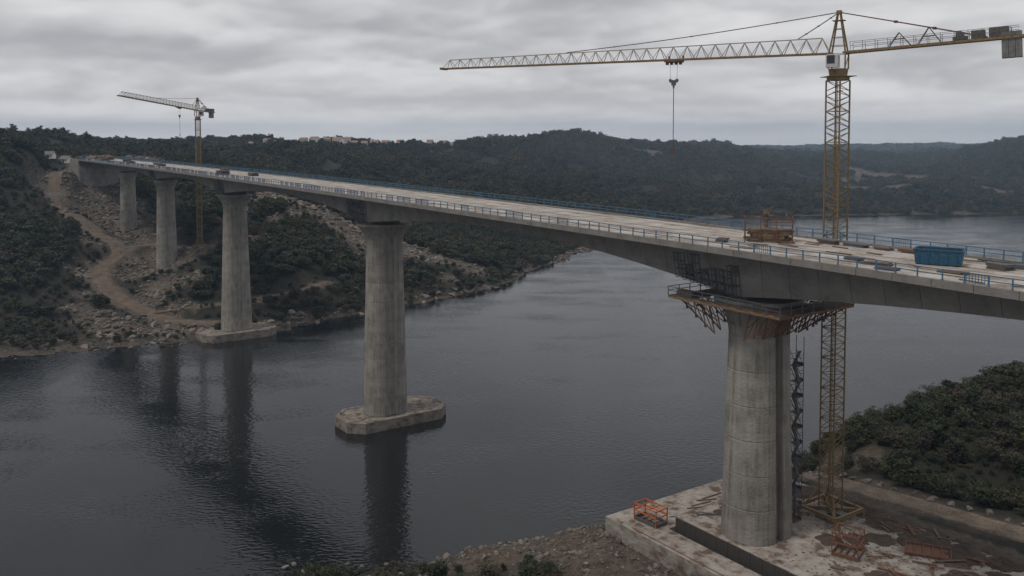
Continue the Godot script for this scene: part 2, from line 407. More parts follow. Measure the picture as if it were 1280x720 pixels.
func ground_color(X: float, D: float, h: float) -> Color:
	var n1 := patch_noise.get_noise_2d(X * 3.0, D * 3.0)
	var n2 := fine_noise.get_noise_2d(X * 1.7 + 50.0, D * 1.7)
	var k := bareness(X, D) if D < 1000.0 else 0.0
	k = clampf(k + n1 * 0.5 * (1.0 - absf(k * 2.0 - 1.0)) + 0.0, 0.0, 1.0)
	k = maxf(k, 0.6 * (1.0 - smoothstep(0.3, 1.2, h + n2 * 1.2)))
	if D < 600.0:
		var r := road_near(X, D)
		if r.z > 0.0:
			k = maxf(k, 1.0 - smoothstep(0.3, 3.0, r.x + n1 * 2.5))
	if D < 165.0:
		var q := to_bridge(X, D)
		k = maxf(k, 1.0 - smoothstep(2.0, 14.0, -10.8 - q.y + n1 * 8.0) if q.y < -10.8 else 0.0)
		if in_slab(X, D, 5.0): k = 1.0
	var soil := Color(0.046, 0.041, 0.026).lerp(Color(0.028, 0.030, 0.017), clampf(0.5 + n1, 0, 1))
	var n3 := fine_noise.get_noise_2d(X * 5.0, D * 5.0 + 90.0)
	var stone := Color(0.155, 0.120, 0.094).lerp(Color(0.235, 0.205, 0.178), clampf(0.45 + n2 * 1.6, 0, 1))
	stone = stone.lerp(Color(0.075, 0.066, 0.046), smoothstep(0.12, 0.42, n3 + n1 * 0.4) * 0.8)
	if to_bridge(X, D).x < 50.0: stone = stone.lerp(Color(0.125, 0.098, 0.074), 0.6)   # the near bank is browner earth
	return soil.lerp(stone, k)

func terrain() -> void:
	# one sheet: a fan of rings whose cells grow outwards
	var radii := PackedFloat32Array([30.0])
	while radii[radii.size() - 1] < 3700.0:
		var r := radii[radii.size() - 1]
		radii.append(r * (1.0095 if r > 90.0 and r < 520.0 else 1.016))
	var na := 560
	var a0 := deg_to_rad(-58.0)
	var a1 := deg_to_rad(62.0)
	var v := PackedVector3Array()
	var c := PackedColorArray()
	for r in radii:
		for i in na + 1:
			var a := lerpf(a0, a1, float(i) / na)
			var X := r * sin(a)
			var D := r * cos(a)
			var h := ground_h(X, D)
			v.append(Vector3(X, h, -D))
			c.append(ground_color(X, D, h))
	var w := na + 1
	var nr := radii.size()
	var n := PackedVector3Array()
	n.resize(v.size())
	var ix := PackedInt32Array()
	for j in nr:
		for i in w:
			var p := v[j * w + mini(i + 1, na)] - v[j * w + maxi(i - 1, 0)]
			var q := v[mini(j + 1, nr - 1) * w + i] - v[maxi(j - 1, 0) * w + i]
			n[j * w + i] = p.cross(q).normalized()
			if j < nr - 1 and i < na:
				var k := j * w + i
				ix.append_array([k, k + w, k + 1, k + 1, k + w, k + w + 1])
	var m := ArrayMesh.new()
	var arr := []
	arr.resize(Mesh.ARRAY_MAX)
	arr[Mesh.ARRAY_VERTEX] = v; arr[Mesh.ARRAY_NORMAL] = n; arr[Mesh.ARRAY_COLOR] = c; arr[Mesh.ARRAY_INDEX] = ix
	m.add_surface_from_arrays(Mesh.PRIMITIVE_TRIANGLES, arr)
	struct("ground", m, M.ground, "brown soil and rock of the river banks and hills")
	for k in roads.size():
		var ln: PackedVector3Array = roads[k].line
		var half: float = roads[k].half
		var b := MB.new()
		var rows := []
		for i in ln.size():
			var t := (ln[mini(i + 1, ln.size() - 1)] - ln[maxi(i - 1, 0)]).normalized()
			var s := Vector3(-t.z, 0, t.x).normalized()
			var row := []
			for q in [[-1.0, -0.30], [-0.86, -0.02], [-0.6, -0.07], [-0.3, -0.13], [0.0, -0.05], [0.3, -0.13], [0.6, -0.07], [0.86, -0.02], [1.0, -0.30]]:
				var e: float = q[0] * half * (1.0 + 0.10 * fine_noise.get_noise_2d(i * 9.0, q[0] * 40.0 + k * 100.0))
				row.append(ln[i] + s * e + Vector3(0, q[1] + 0.05 * fine_noise.get_noise_2d(i * 14.0, e * 20.0), 0))
			rows.append(row)
		for i in rows.size() - 1:
			for j in 8:
				b.quad(rows[i][j], rows[i][j + 1], rows[i + 1][j + 1], rows[i + 1][j])
		for i in b.n.size():
			if b.n[i].y < 0.0: b.n[i] = -b.n[i]
		struct("dirt_road" if k == 0 else "dirt_road_%03d" % k, b, M.road_pale if k == 3 else M.road, ["brown dirt haul road winding down the far bank", "narrow dirt track along the far shore", "dirt track curving around the second tall pier", "brown dirt road behind the yellow tower crane"][k])
	var wm := PlaneMesh.new()
	wm.size = Vector2(7000, 3900)
	var o := struct("river_water", wm, M.water, "dark grey rippled river water")
	o.position = Vector3(0, 0, -1800)

# ---------------------------------------------------------------- the viaduct
func deck_y(s: float) -> float:
	return 50.4 + 0.0070 * s - 1.27e-5 * s * s
func girder_depth(s: float) -> float:
	for i in PIERS.size() - 1:
		if s <= PIERS[i + 1] or i == PIERS.size() - 2:
			var a: float = PIERS[i]
			var b: float = PIERS[i + 1]
			var mid := (a + b) * 0.5
			var u := minf(absf(s - mid) / ((b - a) * 0.5), 1.0)
			var top: float = PDEPTH[i] if s < mid else PDEPTH[i + 1]
			return 2.8 + (top - 2.8) * pow(u, 1.9)
	return 3.0
func section(s: float) -> PackedVector3Array:
	var y := deck_y(s)
	var d := girder_depth(s)
	var out := PackedVector3Array()
	for q in [[-9.55, 0.26], [-9.05, 0.26], [-9.05, 0.0], [9.05, 0.0], [9.05, 0.26], [9.55, 0.26], [9.55, -0.50], [9.25, -0.56], [4.9, -0.95], [4.1, -d], [-4.1, -d], [-4.9, -0.95], [-9.25, -0.56], [-9.55, -0.50]]:
		out.append(Vector3(s, y + q[1], q[0]))
	return out
func loft_ring(b: MB, r0: PackedVector3Array, r1: PackedVector3Array, smooth := 0.0) -> void:
	# side faces between two rings of equal count; both counter-clockwise seen from +y; edges meeting under `smooth` radians are rounded
	var k := r0.size()
	var en := []
	for i in k:
		var j := (i + 1) % k
		en.append((r0[j] - r0[i]).cross(r1[i] - r0[i]).normalized())
	for i in k:
		var j := (i + 1) % k
		var m: Vector3 = en[i]
		var ma: Vector3 = en[(i + k - 1) % k]
		var mb: Vector3 = en[j]
		var na := (m + ma).normalized() if smooth > 0.0 and m.angle_to(ma) < smooth else m
		var nb := (m + mb).normalized() if smooth > 0.0 and m.angle_to(mb) < smooth else m
		b.squad(r0[i], r0[j], r1[j], r1[i], na, nb, nb, na)
func fan(b: MB, r: PackedVector3Array, up: bool) -> void:
	var ctr := Vector3.ZERO
	for p in r: ctr += p
	ctr /= r.size()
	for i in r.size():
		var j := (i + 1) % r.size()
		if up: b.tri(ctr, r[i], r[j])
		else: b.tri(ctr, r[j], r[i])
func stadium(y: float, hs: float, hw: float, groove := 0.95) -> PackedVector3Array:
	# plan of a pier: rounded ends across the bridge, a groove down the middle of both flat faces; counter-clockwise from above
	var out := PackedVector3Array()
	var flat := maxf(hw - hs * 0.92, 0.9)
	var rx := hs
	var rw := hw - flat
	for side in [1.0, -1.0]:
		out.append(Vector3(rx * side, y, 0.75 * side)); out.append(Vector3((rx - groove) * side, y, 0.65 * side))
		out.append(Vector3((rx - groove) * side, y, -0.65 * side)); out.append(Vector3(rx * side, y, -0.75 * side))
		for i in 15:
			var a := PI * i / 14.0
			out.append(Vector3(cos(a) * rx * side, y, -(flat + sin(a) * rw) * side))
	return out
func pier(parent: Node3D, s: float, y0: float, y1: float, hs: float, hw: float, lift: float, sd: int, taper: float, flare: float, groove: float) -> void:
	var r := RandomNumberGenerator.new()
	r.seed = sd
	var head := 4.6
	var o := Node3D.new()
	o.name = "pier"
	o.position = Vector3(s, 0, 0)
	parent.add_child(o, true)
	var top := y1 - head
	var n := maxi(int(round((top - y0) / lift)), 2)
	for i in n:
		var a := y0 + (top - y0) * i / n
		var z := y0 + (top - y0) * (i + 1) / n
		var b := MB.new()
		var rings := []
		for q in [[a, 0.08], [a + 0.09, 0.0], [z - 0.09, 0.0], [z, 0.08]]:
			var grow: float = (top - q[0]) * taper
			rings.append(stadium(q[0], hs + grow - q[1], hw + grow - q[1], groove))
		for k in 3: loft_ring(b, rings[k], rings[k + 1], 0.5)
		if i == 0: fan(b, rings[0], false)
		part("shaft_lift", b, M["pier%d" % r.randi_range(0, 3)], o)
	var b := MB.new()
	var rings := []
	for q in [[0.0, 0.05, 0.95], [0.02, 0.0, 0.95], [0.25, 0.12, 0.9], [0.45, 0.42, 0.8], [0.62, 0.85, 0.65], [0.78, 1.4, 0.45], [0.9, 1.9, 0.2], [0.93, 2.0, 0.1], [1.0, 2.0, 0.1]]:
		rings.append(stadium(top + head * q[0], hs + q[1] * flare * (1.0 if q[0] > 0.02 else -1.0), hw + q[1] * flare * 0.8 * (1.0 if q[0] > 0.02 else -1.0), q[2] * groove / 0.95))
	for k in rings.size() - 1: loft_ring(b, rings[k], rings[k + 1], 0.5)
	fan(b, rings[rings.size() - 1], true)
	part("pier_head", b, M["pier%d" % r.randi_range(0, 3)], o)
	for w in [-2.6, 2.6]:
		b = MB.new()
		b.box(Vector3(0, y1 + 0.17, w), Vector3(1.6, 0.36, 1.6))
		part("bearing", b, M.steel, o)
func footing(parent: Node3D, s: float, s0: float, s1: float, w0: float, w1: float, y0: float, y1: float, cut: float) -> void:
	var b := MB.new()
	var ring := func(y: float, e: float) -> PackedVector3Array:
		var a := s0 + e
		var z := s1 - e
		var p := w0 + e
		var q := w1 - e
		var r := PackedVector3Array()
		for t in [[a, p + cut], [a, q - cut], [a + cut, q], [z - cut, q], [z, q - cut], [z, p + cut], [z - cut, p], [a + cut, p]]:
			r.append(Vector3(t[0], y, t[1]))
		return r
	var rs := [ring.call(y0, 0.0), ring.call(y1 - 0.12, 0.0), ring.call(y1, 0.12), ring.call(y1, 0.75), ring.call(y1 - 0.18, 0.85)]
	for k in 4: loft_ring(b, rs[k], rs[k + 1])
	fan(b, rs[4], true)
	part("footing", b, M.footing, parent)
func viaduct() -> void:
	var br := thing("viaduct", "long concrete box girder viaduct on tall round ended piers across the river", "bridge", BT)
	var s := -92.0
	var k := 0
	var order := [0, 2, 1, 3, 0, 1, 2, 0, 3, 1, 2, 3]
	while s < 430.0:
		var e := s + 4.0
		var b := MB.new()
		loft_ring_x(b, section(s + 0.03), section(e - 0.03))
		part("deck_segment", b, M["girder%d" % order[k % 12]], br)
		s = e; k += 1
	var b := MB.new()
	s = -92.0
	while s < 430.0:
		var e := s + 4.0
		b.quad(Vector3(s, deck_y(s) + 0.006, -9.0), Vector3(s, deck_y(s) + 0.006, 9.0), Vector3(e, deck_y(e) + 0.006, 9.0), Vector3(e, deck_y(e) + 0.006, -9.0))
		s = e
	part("deck_surface", b, M.deck, br)
	var bases := [0.0, 13.38, 2.3, 2.3, 8.6, 17.0, 0.0]
	for i in range(1, 6):
		var p: float = PIERS[i]
		var y1 := deck_y(p) - girder_depth(p) - 0.35
		pier(br, p, bases[i], y1, [0, 3.1, 3.0, 2.6, 2.3, 2.2][i], [0, 4.0, 4.1, 3.6, 3.3, 3.2][i], 4.4, 40 + i, [0, 0.026, 0.022, 0.032, 0.026, 0.024][i], [0, 1.0, 1.25, 1.15, 0.8, 0.7][i], [0, 0.95, 0.22, 0.2, 0.2, 0.2][i])
	footing(br, 104.0, 98.3, 110.6, -10.6, 14.0, -1.5, 2.4, 3.0)
	footing(br, 208.0, 201.0, 214.0, -12.0, 11.6, -1.5, 2.4, 3.0)
func loft_ring_x(b: MB, r0: PackedVector3Array, r1: PackedVector3Array) -> void:
	# a closed prism between two cross-sections along the bridge
	var k := r0.size()
	for i in k:
		var j := (i + 1) % k
		b.quad(r0[i], r0[j], r1[j], r1[i])
	var t := [[0, 1, 2, 13], [13, 2, 11, 12], [2, 3, 8, 11], [3, 6, 7, 8], [3, 4, 5, 6], [11, 8, 9, 10]]
	for q in t:
		b.quad(r0[q[3]], r0[q[2]], r0[q[1]], r0[q[0]])
		b.quad(r1[q[0]], r1[q[1]], r1[q[2]], r1[q[3]])
func abutment() -> void:
	var t := thing("abutment", "tall grey concrete abutment wall under the far end of the viaduct", "abutment", BT)
	var y := deck_y(428.0)
	var b := MB.new()
	b.hexa([Vector3(424, 20, 9.4), Vector3(440, 20, 9.4), Vector3(440, 20, -9.4), Vector3(424, 20, -9.4), Vector3(428, y - 3.4, 9.4), Vector3(440, y - 3.4, 9.4), Vector3(440, y - 3.4, -9.4), Vector3(428, y - 3.4, -9.4)])
	part("front_wall", b, M.pier1, t)
	b = MB.new()
	b.box(Vector3(435, y - 1.7, 0), Vector3(9, 3.35, 18.6))
	part("back_wall", b, M.pier3, t)
	for w in [-9.8, 9.8]:
		b = MB.new()
		var w0: float = w - 0.38
		var w1: float = w + 0.38
		b.hexa([Vector3(421, 20, w1), Vector3(452, 20, w1), Vector3(452, 20, w0), Vector3(421, 20, w0), Vector3(429, y + 0.2, w1), Vector3(452, y + 0.2, w1), Vector3(452, y + 0.2, w0), Vector3(429, y + 0.2, w0)])
		part("wing_wall", b, M.pier0, t)
func railing(w: float, label: String, sd: int) -> void:
	var t := thing("guard_railing", label, "railing", BT)
	var r := RandomNumberGenerator.new()
	r.seed = sd
	var pm := MB.new()
	pm.box(Vector3(0, 0.5, 0), Vector3(0.11, 1.02, 0.11))
	pm.box(Vector3(0, 0.03, 0), Vector3(0.2, 0.05, 0.2))
	var post := pm.mesh()
	var ss := []
	var s := -91.0
	while s < 430.0:
		ss.append(s)
		s += (2.25 + r.randf_range(-0.25, 0.25)) if s < 90.0 else 1.65
	var y0 := func(q: float) -> float: return deck_y(q) + 0.26
	for q in ss:
		part("post", post, M.blue_rail, t, Transform3D(Basis(Vector3.BACK, r.randf_range(-0.03, 0.03)), Vector3(q, y0.call(q), w)))
	for h in [1.0, 0.52]:
		for i in range(0, ss.size() - 1, 6):
			var j := mini(i + 6, ss.size() - 1)
			var b := MB.new()
			for k in range(i, j):
				b.bar(Vector3(ss[k], y0.call(ss[k]) + h, w), Vector3(ss[k + 1], y0.call(ss[k + 1]) + h + r.randf_range(-0.02, 0.02), w), 0.08, 0.085)
			part("top_rail" if h > 0.9 else "middle_rail", b, M.blue_rail, t)
	for i in ss.size() - 1:
		if r.randf() < (0.12 if ss[i] < 90.0 else 0.6):
			var b := MB.new()
			var a: float = ss[i] + 0.12
			var e: float = ss[i + 1] - 0.12
			var m := int((e - a) / 0.28)
			for k in m + 1:
				var q := a + (e - a) * k / m
				b.box(Vector3(q, y0.call(q) + 0.52, w + 0.07), Vector3(0.05, 0.9, 0.04))
			for h in [0.1, 0.93]: b.box(Vector3((a + e) * 0.5, y0.call((a + e) * 0.5) + h, w + 0.07), Vector3(e - a, 0.05, 0.03))
			part("mesh_panel", b, M.blue_rail, t)

# ---------------------------------------------------------------- tower cranes
func lattice_section(a: float, h: float, chord: float, lace: float, panels: int) -> Array:
	var f := MB.new()
	var l := MB.new()
	var k := a * 0.5
	var cs := [Vector3(-k, 0, -k), Vector3(k, 0, -k), Vector3(k, 0, k), Vector3(-k, 0, k)]
	for c in cs: f.box(c + Vector3(0, h * 0.5, 0), Vector3(chord, h - 0.01, chord))
	for i in 4:
		var p: Vector3 = cs[i]
		var q: Vector3 = cs[(i + 1) % 4]
		f.bar(p + Vector3(0, 0.06, 0), q + Vector3(0, 0.06, 0), lace, lace * 1.2)
		var st := h / panels
		for j in panels:
			var y := st * j
			var m := Vector3(0, y, 0)
			var m2 := Vector3(0, y + st * 0.5, 0)
			var m3 := Vector3(0, y + st, 0)
			if (i + j) % 2 == 0:
				l.bar(p + m, q + m2, lace, lace); l.bar(q + m2, p + m3, lace, lace)
			else:
				l.bar(q + m, p + m2, lace, lace); l.bar(p + m2, q + m3, lace, lace)
	var d := MB.new()
	for x in [-0.22, 0.22]: d.box(Vector3(x, h * 0.5, 0.1), Vector3(0.06, h - 0.02, 0.06))
	var y := 0.2
	while y < h:
		d.box(Vector3(0, y, 0.1), Vector3(0.42, 0.04, 0.04)); y += 0.4
	return [f.mesh(), l.mesh(), d.mesh()]
func crane(label: String, pos: Vector3, o: Dictionary) -> Node3D:
	var t := thing("tower_crane", label, "crane", Transform3D(Basis(), pos))
	var a: float = o.side
	var top: float = o.mast
	var ym := yaw(o.mast_yaw)
	var b := MB.new()
	# base frame: two crossed beams with outriggers, tie beams round them and ballast blocks
	var e: float = o.base
	for i in 4:
		var d := Basis(Vector3.UP, PI * 0.5 * i) * Vector3(e, 0, e)
		var d2 := Basis(Vector3.UP, PI * 0.5 * (i + 1)) * Vector3(e, 0, e)
		b.bar(Vector3(0, 0.85, 0), d + Vector3(0, 0.85, 0), 0.35, 0.55)
		b.bar(d + Vector3(0, 1.02, 0), d2 + Vector3(0, 1.02, 0), 0.3, 0.42)
		b.box(d + Vector3(0, 0.45, 0), Vector3(0.35, 0.9, 0.35))
		b.box(d + Vector3(0, 0.06, 0), Vector3(0.9, 0.12, 0.9))
		b.bar(d * 0.85 + Vector3(0, 1.0, 0), (d * (a * 0.5 / e)) + Vector3(0, 3.6, 0), 0.16, 0.16)
	part("base_frame", b, M.yellow, t, Transform3D(ym, Vector3.ZERO))
	for i in 4:
		b = MB.new()
		var d := Basis(Vector3.UP, PI * 0.5 * i) * Vector3(e * 0.5, 0, 0)
		b.bevel(d * 1.12 + Vector3(0, 0.42, 0), Vector3(1.3, 0.82, 1.3), 0.05)
		part("ballast_block", b, M.weight, t, Transform3D(ym, Vector3.ZERO))
	var hs: float = o.sec
	var n := int(round((top - 0.9) / hs))
	hs = (top - 0.9) / n
	var ms := lattice_section(a, hs, o.chord, o.lace, o.panels)
	for i in n:
		var q := part("mast_section", ms[0], M.yellow, t, Transform3D(ym, Vector3(0, 0.9 + hs * i, 0)))
		part("lacing", ms[1], M.yellow, q)
		part("ladder", ms[2], M.yellow, q)
	var rest := MB.new()
	for y in [top - 4.0, top - 8.5, top - 1.4]:
		for z in [-1.0, 1.0]:
			rest.box(Vector3(z * a * 0.6, y, -z * a * 0.6), Vector3(0.5, 0.06, 0.5))
			rest.box(Vector3(z * a * 0.66, y + 0.3, -z * a * 0.66), Vector3(0.05, 0.6, 0.05))
			rest.box(Vector3(z * a * 0.64, y + 0.6, -z * a * 0.64), Vector3(0.4, 0.05, 0.4))
	part("rest_platform", rest, M.yellow, t, Transform3D(ym, Vector3.ZERO))
	# slewing unit and cab
	b = MB.new()
	b.tube(Vector3(0, top, 0), Vector3(0, top + 0.45, 0), a * 0.68, a * 0.68, 20)
	b.tube(Vector3(0, top + 0.45, 0), Vector3(0, top + 1.5, 0), a * 0.52, a * 0.6, 16)
	b.box(Vector3(0, top + 0.5, 0), Vector3(a * 1.7, 0.08, a * 1.7))
	part("slewing_ring", b, M.yellow, t)
	var jy: float = o.jib_y
	var yj := yaw(o.jib_yaw)
	var jx := yj * Vector3.RIGHT
	b = MB.new()
	for x in [-a * 0.5, a * 0.5]:
		for z in [-a * 0.5, a * 0.5]:
			b.box(Vector3(x, (top + 1.5 + jy) * 0.5, z), Vector3(o.chord * 1.1, jy - top - 1.5, o.chord * 1.1))
	for x in [-a * 0.5, a * 0.5]:
		b.bar(Vector3(x, top + 1.5, -a * 0.5), Vector3(x, jy, a * 0.5), o.lace, o.lace)
	part("turret", b, M.yellow, t, Transform3D(yj, Vector3.ZERO))
	b = MB.new()
	var ch: float = (jy - top - 1.6)
	var cz := -a * 0.5 - 0.85
	b.bevel(Vector3(0.3, jy - ch * 0.5 - 0.1, cz), Vector3(1.5, ch * 0.92, 1.2), 0.12)
	var cab := part("cab", b, M.white, t, Transform3D(yj, Vector3.ZERO))
	b = MB.new()
	b.box(Vector3(0.42, jy - ch * 0.45, cz - 0.61), Vector3(0.95, ch * 0.6, 0.03)); b.box(Vector3(1.055, jy - ch * 0.45, cz), Vector3(0.03, ch * 0.6, 1.1))
	part("window", b, M.glass, cab)
	# tower head
	b = MB.new()
	var hh: float = o.head
	for x in [-a * 0.5, a * 0.5]:
		for z in [-a * 0.42, a * 0.42]:
			b.bar(Vector3(x, jy, z), Vector3(x * 0.14, jy + hh, z * 0.2), o.chord, o.chord)
	for k in 5:
		var f := k / 5.0
		var y := jy + hh * f
		var x := a * 0.5 * (1.0 - 0.86 * f)
		var z := a * 0.42 * (1.0 - 0.8 * f)
		for sx in [-1.0, 1.0]:
			b.bar(Vector3(x * sx, y, -z), Vector3(x * sx, y, z), o.lace, o.lace)
			b.bar(Vector3(-x, y, z * sx), Vector3(x, y, z * sx), o.lace, o.lace)
	b.box(Vector3(0, jy + hh, 0), Vector3(0.6, 0.45, 0.7)); b.box(Vector3(0, jy + hh * 0.8, 0), Vector3(a * 0.75, 0.06, a * 0.6))
	part("tower_head", b, M.yellow, t, Transform3D(yj, Vector3.ZERO))
	# jib: two lower chords, one upper chord, laced
	var jl: float = o.jib
	var h0: float = o.jib_h0
	var h1: float = o.jib_h1
	var jw: float = o.jib_w
	var pitch := Basis(Vector3.BACK, atan(o.jib_rise / jl))
	var jt := Transform3D(yj * pitch, Vector3(0, jy, 0))
	b = MB.new()
	var x0 := a * 0.5
	for z in [-jw * 0.5, jw * 0.5]: b.bar(Vector3(x0 - 0.4, 0.1, z), Vector3(jl, 0.1, z), o.chord * 1.0, o.chord * 1.25)
	var jib := part("jib", b, M.yellow, t, jt)
	b = MB.new()
	b.bar(Vector3(x0 + o.bay * 0.5, h0, 0), Vector3(jl - o.bay * 0.5, h1, 0), o.chord * 0.8, o.chord * 0.8)
	part("upper_chord", b, M.pale, jib)
	var nb := int((jl - x0) / o.bay)
	var bay: float = (jl - x0) / nb
	var per := 3
	for i in range(0, nb, per):
		b = MB.new()
		for j in range(i, mini(i + per, nb)):
			var p := x0 + bay * j
			var hm := lerpf(h0, h1, (p + bay * 0.5) / jl)
			for z in [-jw * 0.5, jw * 0.5]:
				b.bar(Vector3(p, 0.1, z), Vector3(p + bay * 0.5, hm, 0), o.lace, o.lace)
				b.bar(Vector3(p + bay * 0.5, hm, 0), Vector3(p + bay, 0.1, z), o.lace, o.lace)
			b.bar(Vector3(p, 0.1, -jw * 0.5), Vector3(p, 0.1, jw * 0.5), o.lace, o.lace)
			b.bar(Vector3(p, 0.1, -jw * 0.5), Vector3(p + bay, 0.1, jw * 0.5), o.lace * 0.8, o.lace * 0.8)
		part("lacing", b, M.pale, jib)
	b = MB.new()
	b.box(Vector3(jl + 0.25, 0.1, 0), Vector3(0.5, 0.35, jw * 1.2))
	part("end_stop", b, M.steel, jib)
	# counter-jib with walkway, handrails, winches, ballast
	var cl: float = o.counter
	var ct := Transform3D(yj * Basis(Vector3.BACK, -atan(o.counter_rise / 19.0)), Vector3(0, jy, 0))
	b = MB.new()
	for z in [-0.7, 0.7]: b.bar(Vector3(-x0 + 0.4, 0.1, z), Vector3(-cl, 0.1, z), o.chord, o.chord * 1.9)
	var x := x0
	while x < cl:
		b.box(Vector3(-x, 0.1, 0), Vector3(0.1, 0.14, 1.4)); x += 1.6
	b.box(Vector3(-(cl + x0) * 0.5, 0.26, 0), Vector3(cl - x0, 0.04, 1.3))
	var cj := part("counter_jib", b, M.yellow, t, ct)
	b = MB.new()
	for z in [-0.95, 0.95]:
		x = x0 + 0.6
		while x < cl - 4.0:
			b.box(Vector3(-x, 0.82, z), Vector3(0.06, 1.1, 0.06)); x += 1.5
		for h in [0.85, 1.36]: b.bar(Vector3(-x0 - 0.6, h, z), Vector3(-cl + 4.0, h, z), 0.05, 0.05)
	part("handrail", b, M.steel, cj)
	for q in [[0.30, 2.0], [0.44, 2.3]]:
		b = MB.new()
		var cx: float = -cl * q[0]
		for z in [-0.5, 0.5]:
			b.bar(Vector3(cx - 1.3, 0.3, z), Vector3(cx, q[1], z * 0.3), 0.09, 0.09); b.bar(Vector3(cx + 1.3, 0.3, z), Vector3(cx, q[1], z * 0.3), 0.09, 0.09)
			b.bar(Vector3(cx - 0.6, 1.2, z * 0.7), Vector3(cx + 0.6, 1.2, z * 0.7), 0.07, 0.07)
		part("winch_frame", b, M.steel, cj)
	b = MB.new()
	b.tube(Vector3(-cl * 0.58, 0.95, -0.5), Vector3(-cl * 0.58, 0.95, 0.5), 0.45, 0.45, 14); b.box(Vector3(-cl * 0.58, 0.55, 0), Vector3(1.6, 0.4, 1.2))
	part("hoist_winch", b, M.steel, cj)
	for q in [[0.66, 1.5, 1.0], [0.75, 2.1, 1.15], [0.93, 1.7, 1.3]]:
		b = MB.new()
		b.bevel(Vector3(-cl * q[0], 0.3 + q[2] * 0.5, 0), Vector3(q[1], q[2], 1.25), 0.05)
		part("machinery_box", b, M.form, cj)
	for k in 3:
		b = MB.new()
		b.bevel(Vector3(-cl * o.weight_at - 0.72 * k + 0.4, -0.75, 0), Vector3(0.68, 3.1, 1.3), 0.05)
		part("counterweight", b, M.weight, t, ct)
	# pendants
	var apex := Vector3(0, jy + hh, 0)
	for q in [o.pend, o.pend * 0.13]:
		b = MB.new()
		var tip: Vector3 = jt * Vector3(q, lerpf(h0, h1, q / jl) + 0.1, 0)
		var prev := apex
		for i in 10:
			var f := (i + 1) / 10.0
			var p := apex.lerp(tip, f) + Vector3(0, -sin(f * PI) * q * 0.008, 0)
			b.bar(prev, p, 0.11, 0.11)
			if i % 3 == 1: b.box(p, Vector3(0.26, 0.16, 0.16))
			prev = p
		part("jib_pendant", b, M.rust if q > 20.0 else M.steel, t)
	for z in [-0.4, 0.4]:
		b = MB.new()
		var tip: Vector3 = ct * Vector3(-cl * 0.70, 0.4, z)
		b.bar(apex + yj * Vector3(0, 0, z * 0.3), tip, 0.11, 0.11)
		for f in [0.4, 0.66]: b.box((apex + yj * Vector3(0, 0, z * 0.3)).lerp(tip, f), Vector3(0.4, 0.25, 0.25))
		part("counter_pendant", b, M.rust, t)
	# trolley, hook block, ropes
	var tq: float = o.trolley
	b = MB.new()
	b.box(Vector3(tq, -0.15, 0), Vector3(2.3, 0.18, jw + 0.5))
	for dx in [-1.0, -0.35, 0.35, 1.0]:
		b.box(Vector3(tq + dx, 0.0, jw * 0.5 + 0.16), Vector3(0.32, 0.5, 0.2)); b.box(Vector3(tq + dx, -0.38, 0), Vector3(0.3, 0.42, 0.5))
	for dx in [-1.05, 1.05]: b.box(Vector3(tq + dx, 0.35, jw * 0.5 + 0.2), Vector3(0.24, 0.8, 0.2))
	part("trolley", b, M.rust, t, jt)
	var tp: Vector3 = jt * Vector3(tq, -0.3, 0)
	var hk := tp - Vector3(0, o.hook, 0)
	b = MB.new()
	for q in [-0.55, 0.55]: b.bar(tp + jx * q, hk + jx * q * 0.9 + Vector3(0, 0.3, 0), 0.035, 0.035)
	part("hoist_rope", b, M.cable, t)
	b = MB.new()
	b.box(Vector3(0, 0.05, 0), Vector3(1.15, 0.34, 0.4)); b.box(Vector3(0, -0.3, 0), Vector3(0.6, 0.45, 0.36)); b.tube(Vector3(0, -0.45, 0), Vector3(0, -0.95, 0), 0.2, 0.12, 8)
	for q in [-0.5, 0.5]: b.tube(Vector3(q, 0.2, -0.16), Vector3(q, 0.2, 0.16), 0.2, 0.2, 10)
	var hb := part("hook_block", b, M.steel, t, Transform3D(yj, hk))
	b = MB.new()
	b.tube(Vector3(0, -0.9, 0), Vector3(0, -o.sling, 0), 0.055, 0.055, 6)
	b.tube(Vector3(0, -o.sling, 0), Vector3(0, -o.sling - 0.9, 0), 0.16, 0.12, 8)
	part("sling", b, M.rust, hb)
	return t

# ---------------------------------------------------------------- things on the site
func fold(p: Vector3, q: Vector3, k: int, sag: float) -> Array:
	var out := []
	for i in k + 1: out.append(p.lerp(q, float(i) / k) + Vector3(0, -sag * sin(PI * i / k), 0))
	return out
func pile_cap() -> void:
	var t := thing("pile_cap", "stepped grey concrete foundation slab under the largest pier", "foundation", BT)
	var b := MB.new()
	b.bevel(Vector3(-9.6, 10.05, -8.65), Vector3(52.8, 4.1, 4.3), 0.06)
	part("lower_step", b, M.slab, t)
	b = MB.new()
	b.bevel(Vector3(12.95, 10.045, 3.0), Vector3(7.7, 4.105, 19.0), 0.06)
	part("rear_step", b, M.slab, t)
	b = MB.new()
	b.bevel(Vector3(-13.45, 10.7, 6.4), Vector3(45.1, 5.4, 23.2), 0.06)
	part("upper_block", b, M.slab, t)
	b = MB.new()
	b.bar(Vector3(-30, 12.13, -10.35), Vector3(12.0, 12.13, -10.35), 0.12, 0.05)
	part("joint_strip", b, M.rust, t)
	for i in 24:
		b = MB.new()
		b.box(Vector3(8.1 - 1.8 * i, 12.1 + rng.randf_range(-0.03, 0.03), -5.29), Vector3(1.76, 2.4, 0.14))
		part("dark_facing", b, M.facing_dark, t)  # dark boards added over the block face to give its dark band
	b = MB.new()
	b.box(Vector3(-13.4, 9.5, -5.93), Vector3(45.0, 2.4, 1.1))
	part("trench_floor", b, M.road, t)  # floor of a channel added between the steps so depth darkens the face
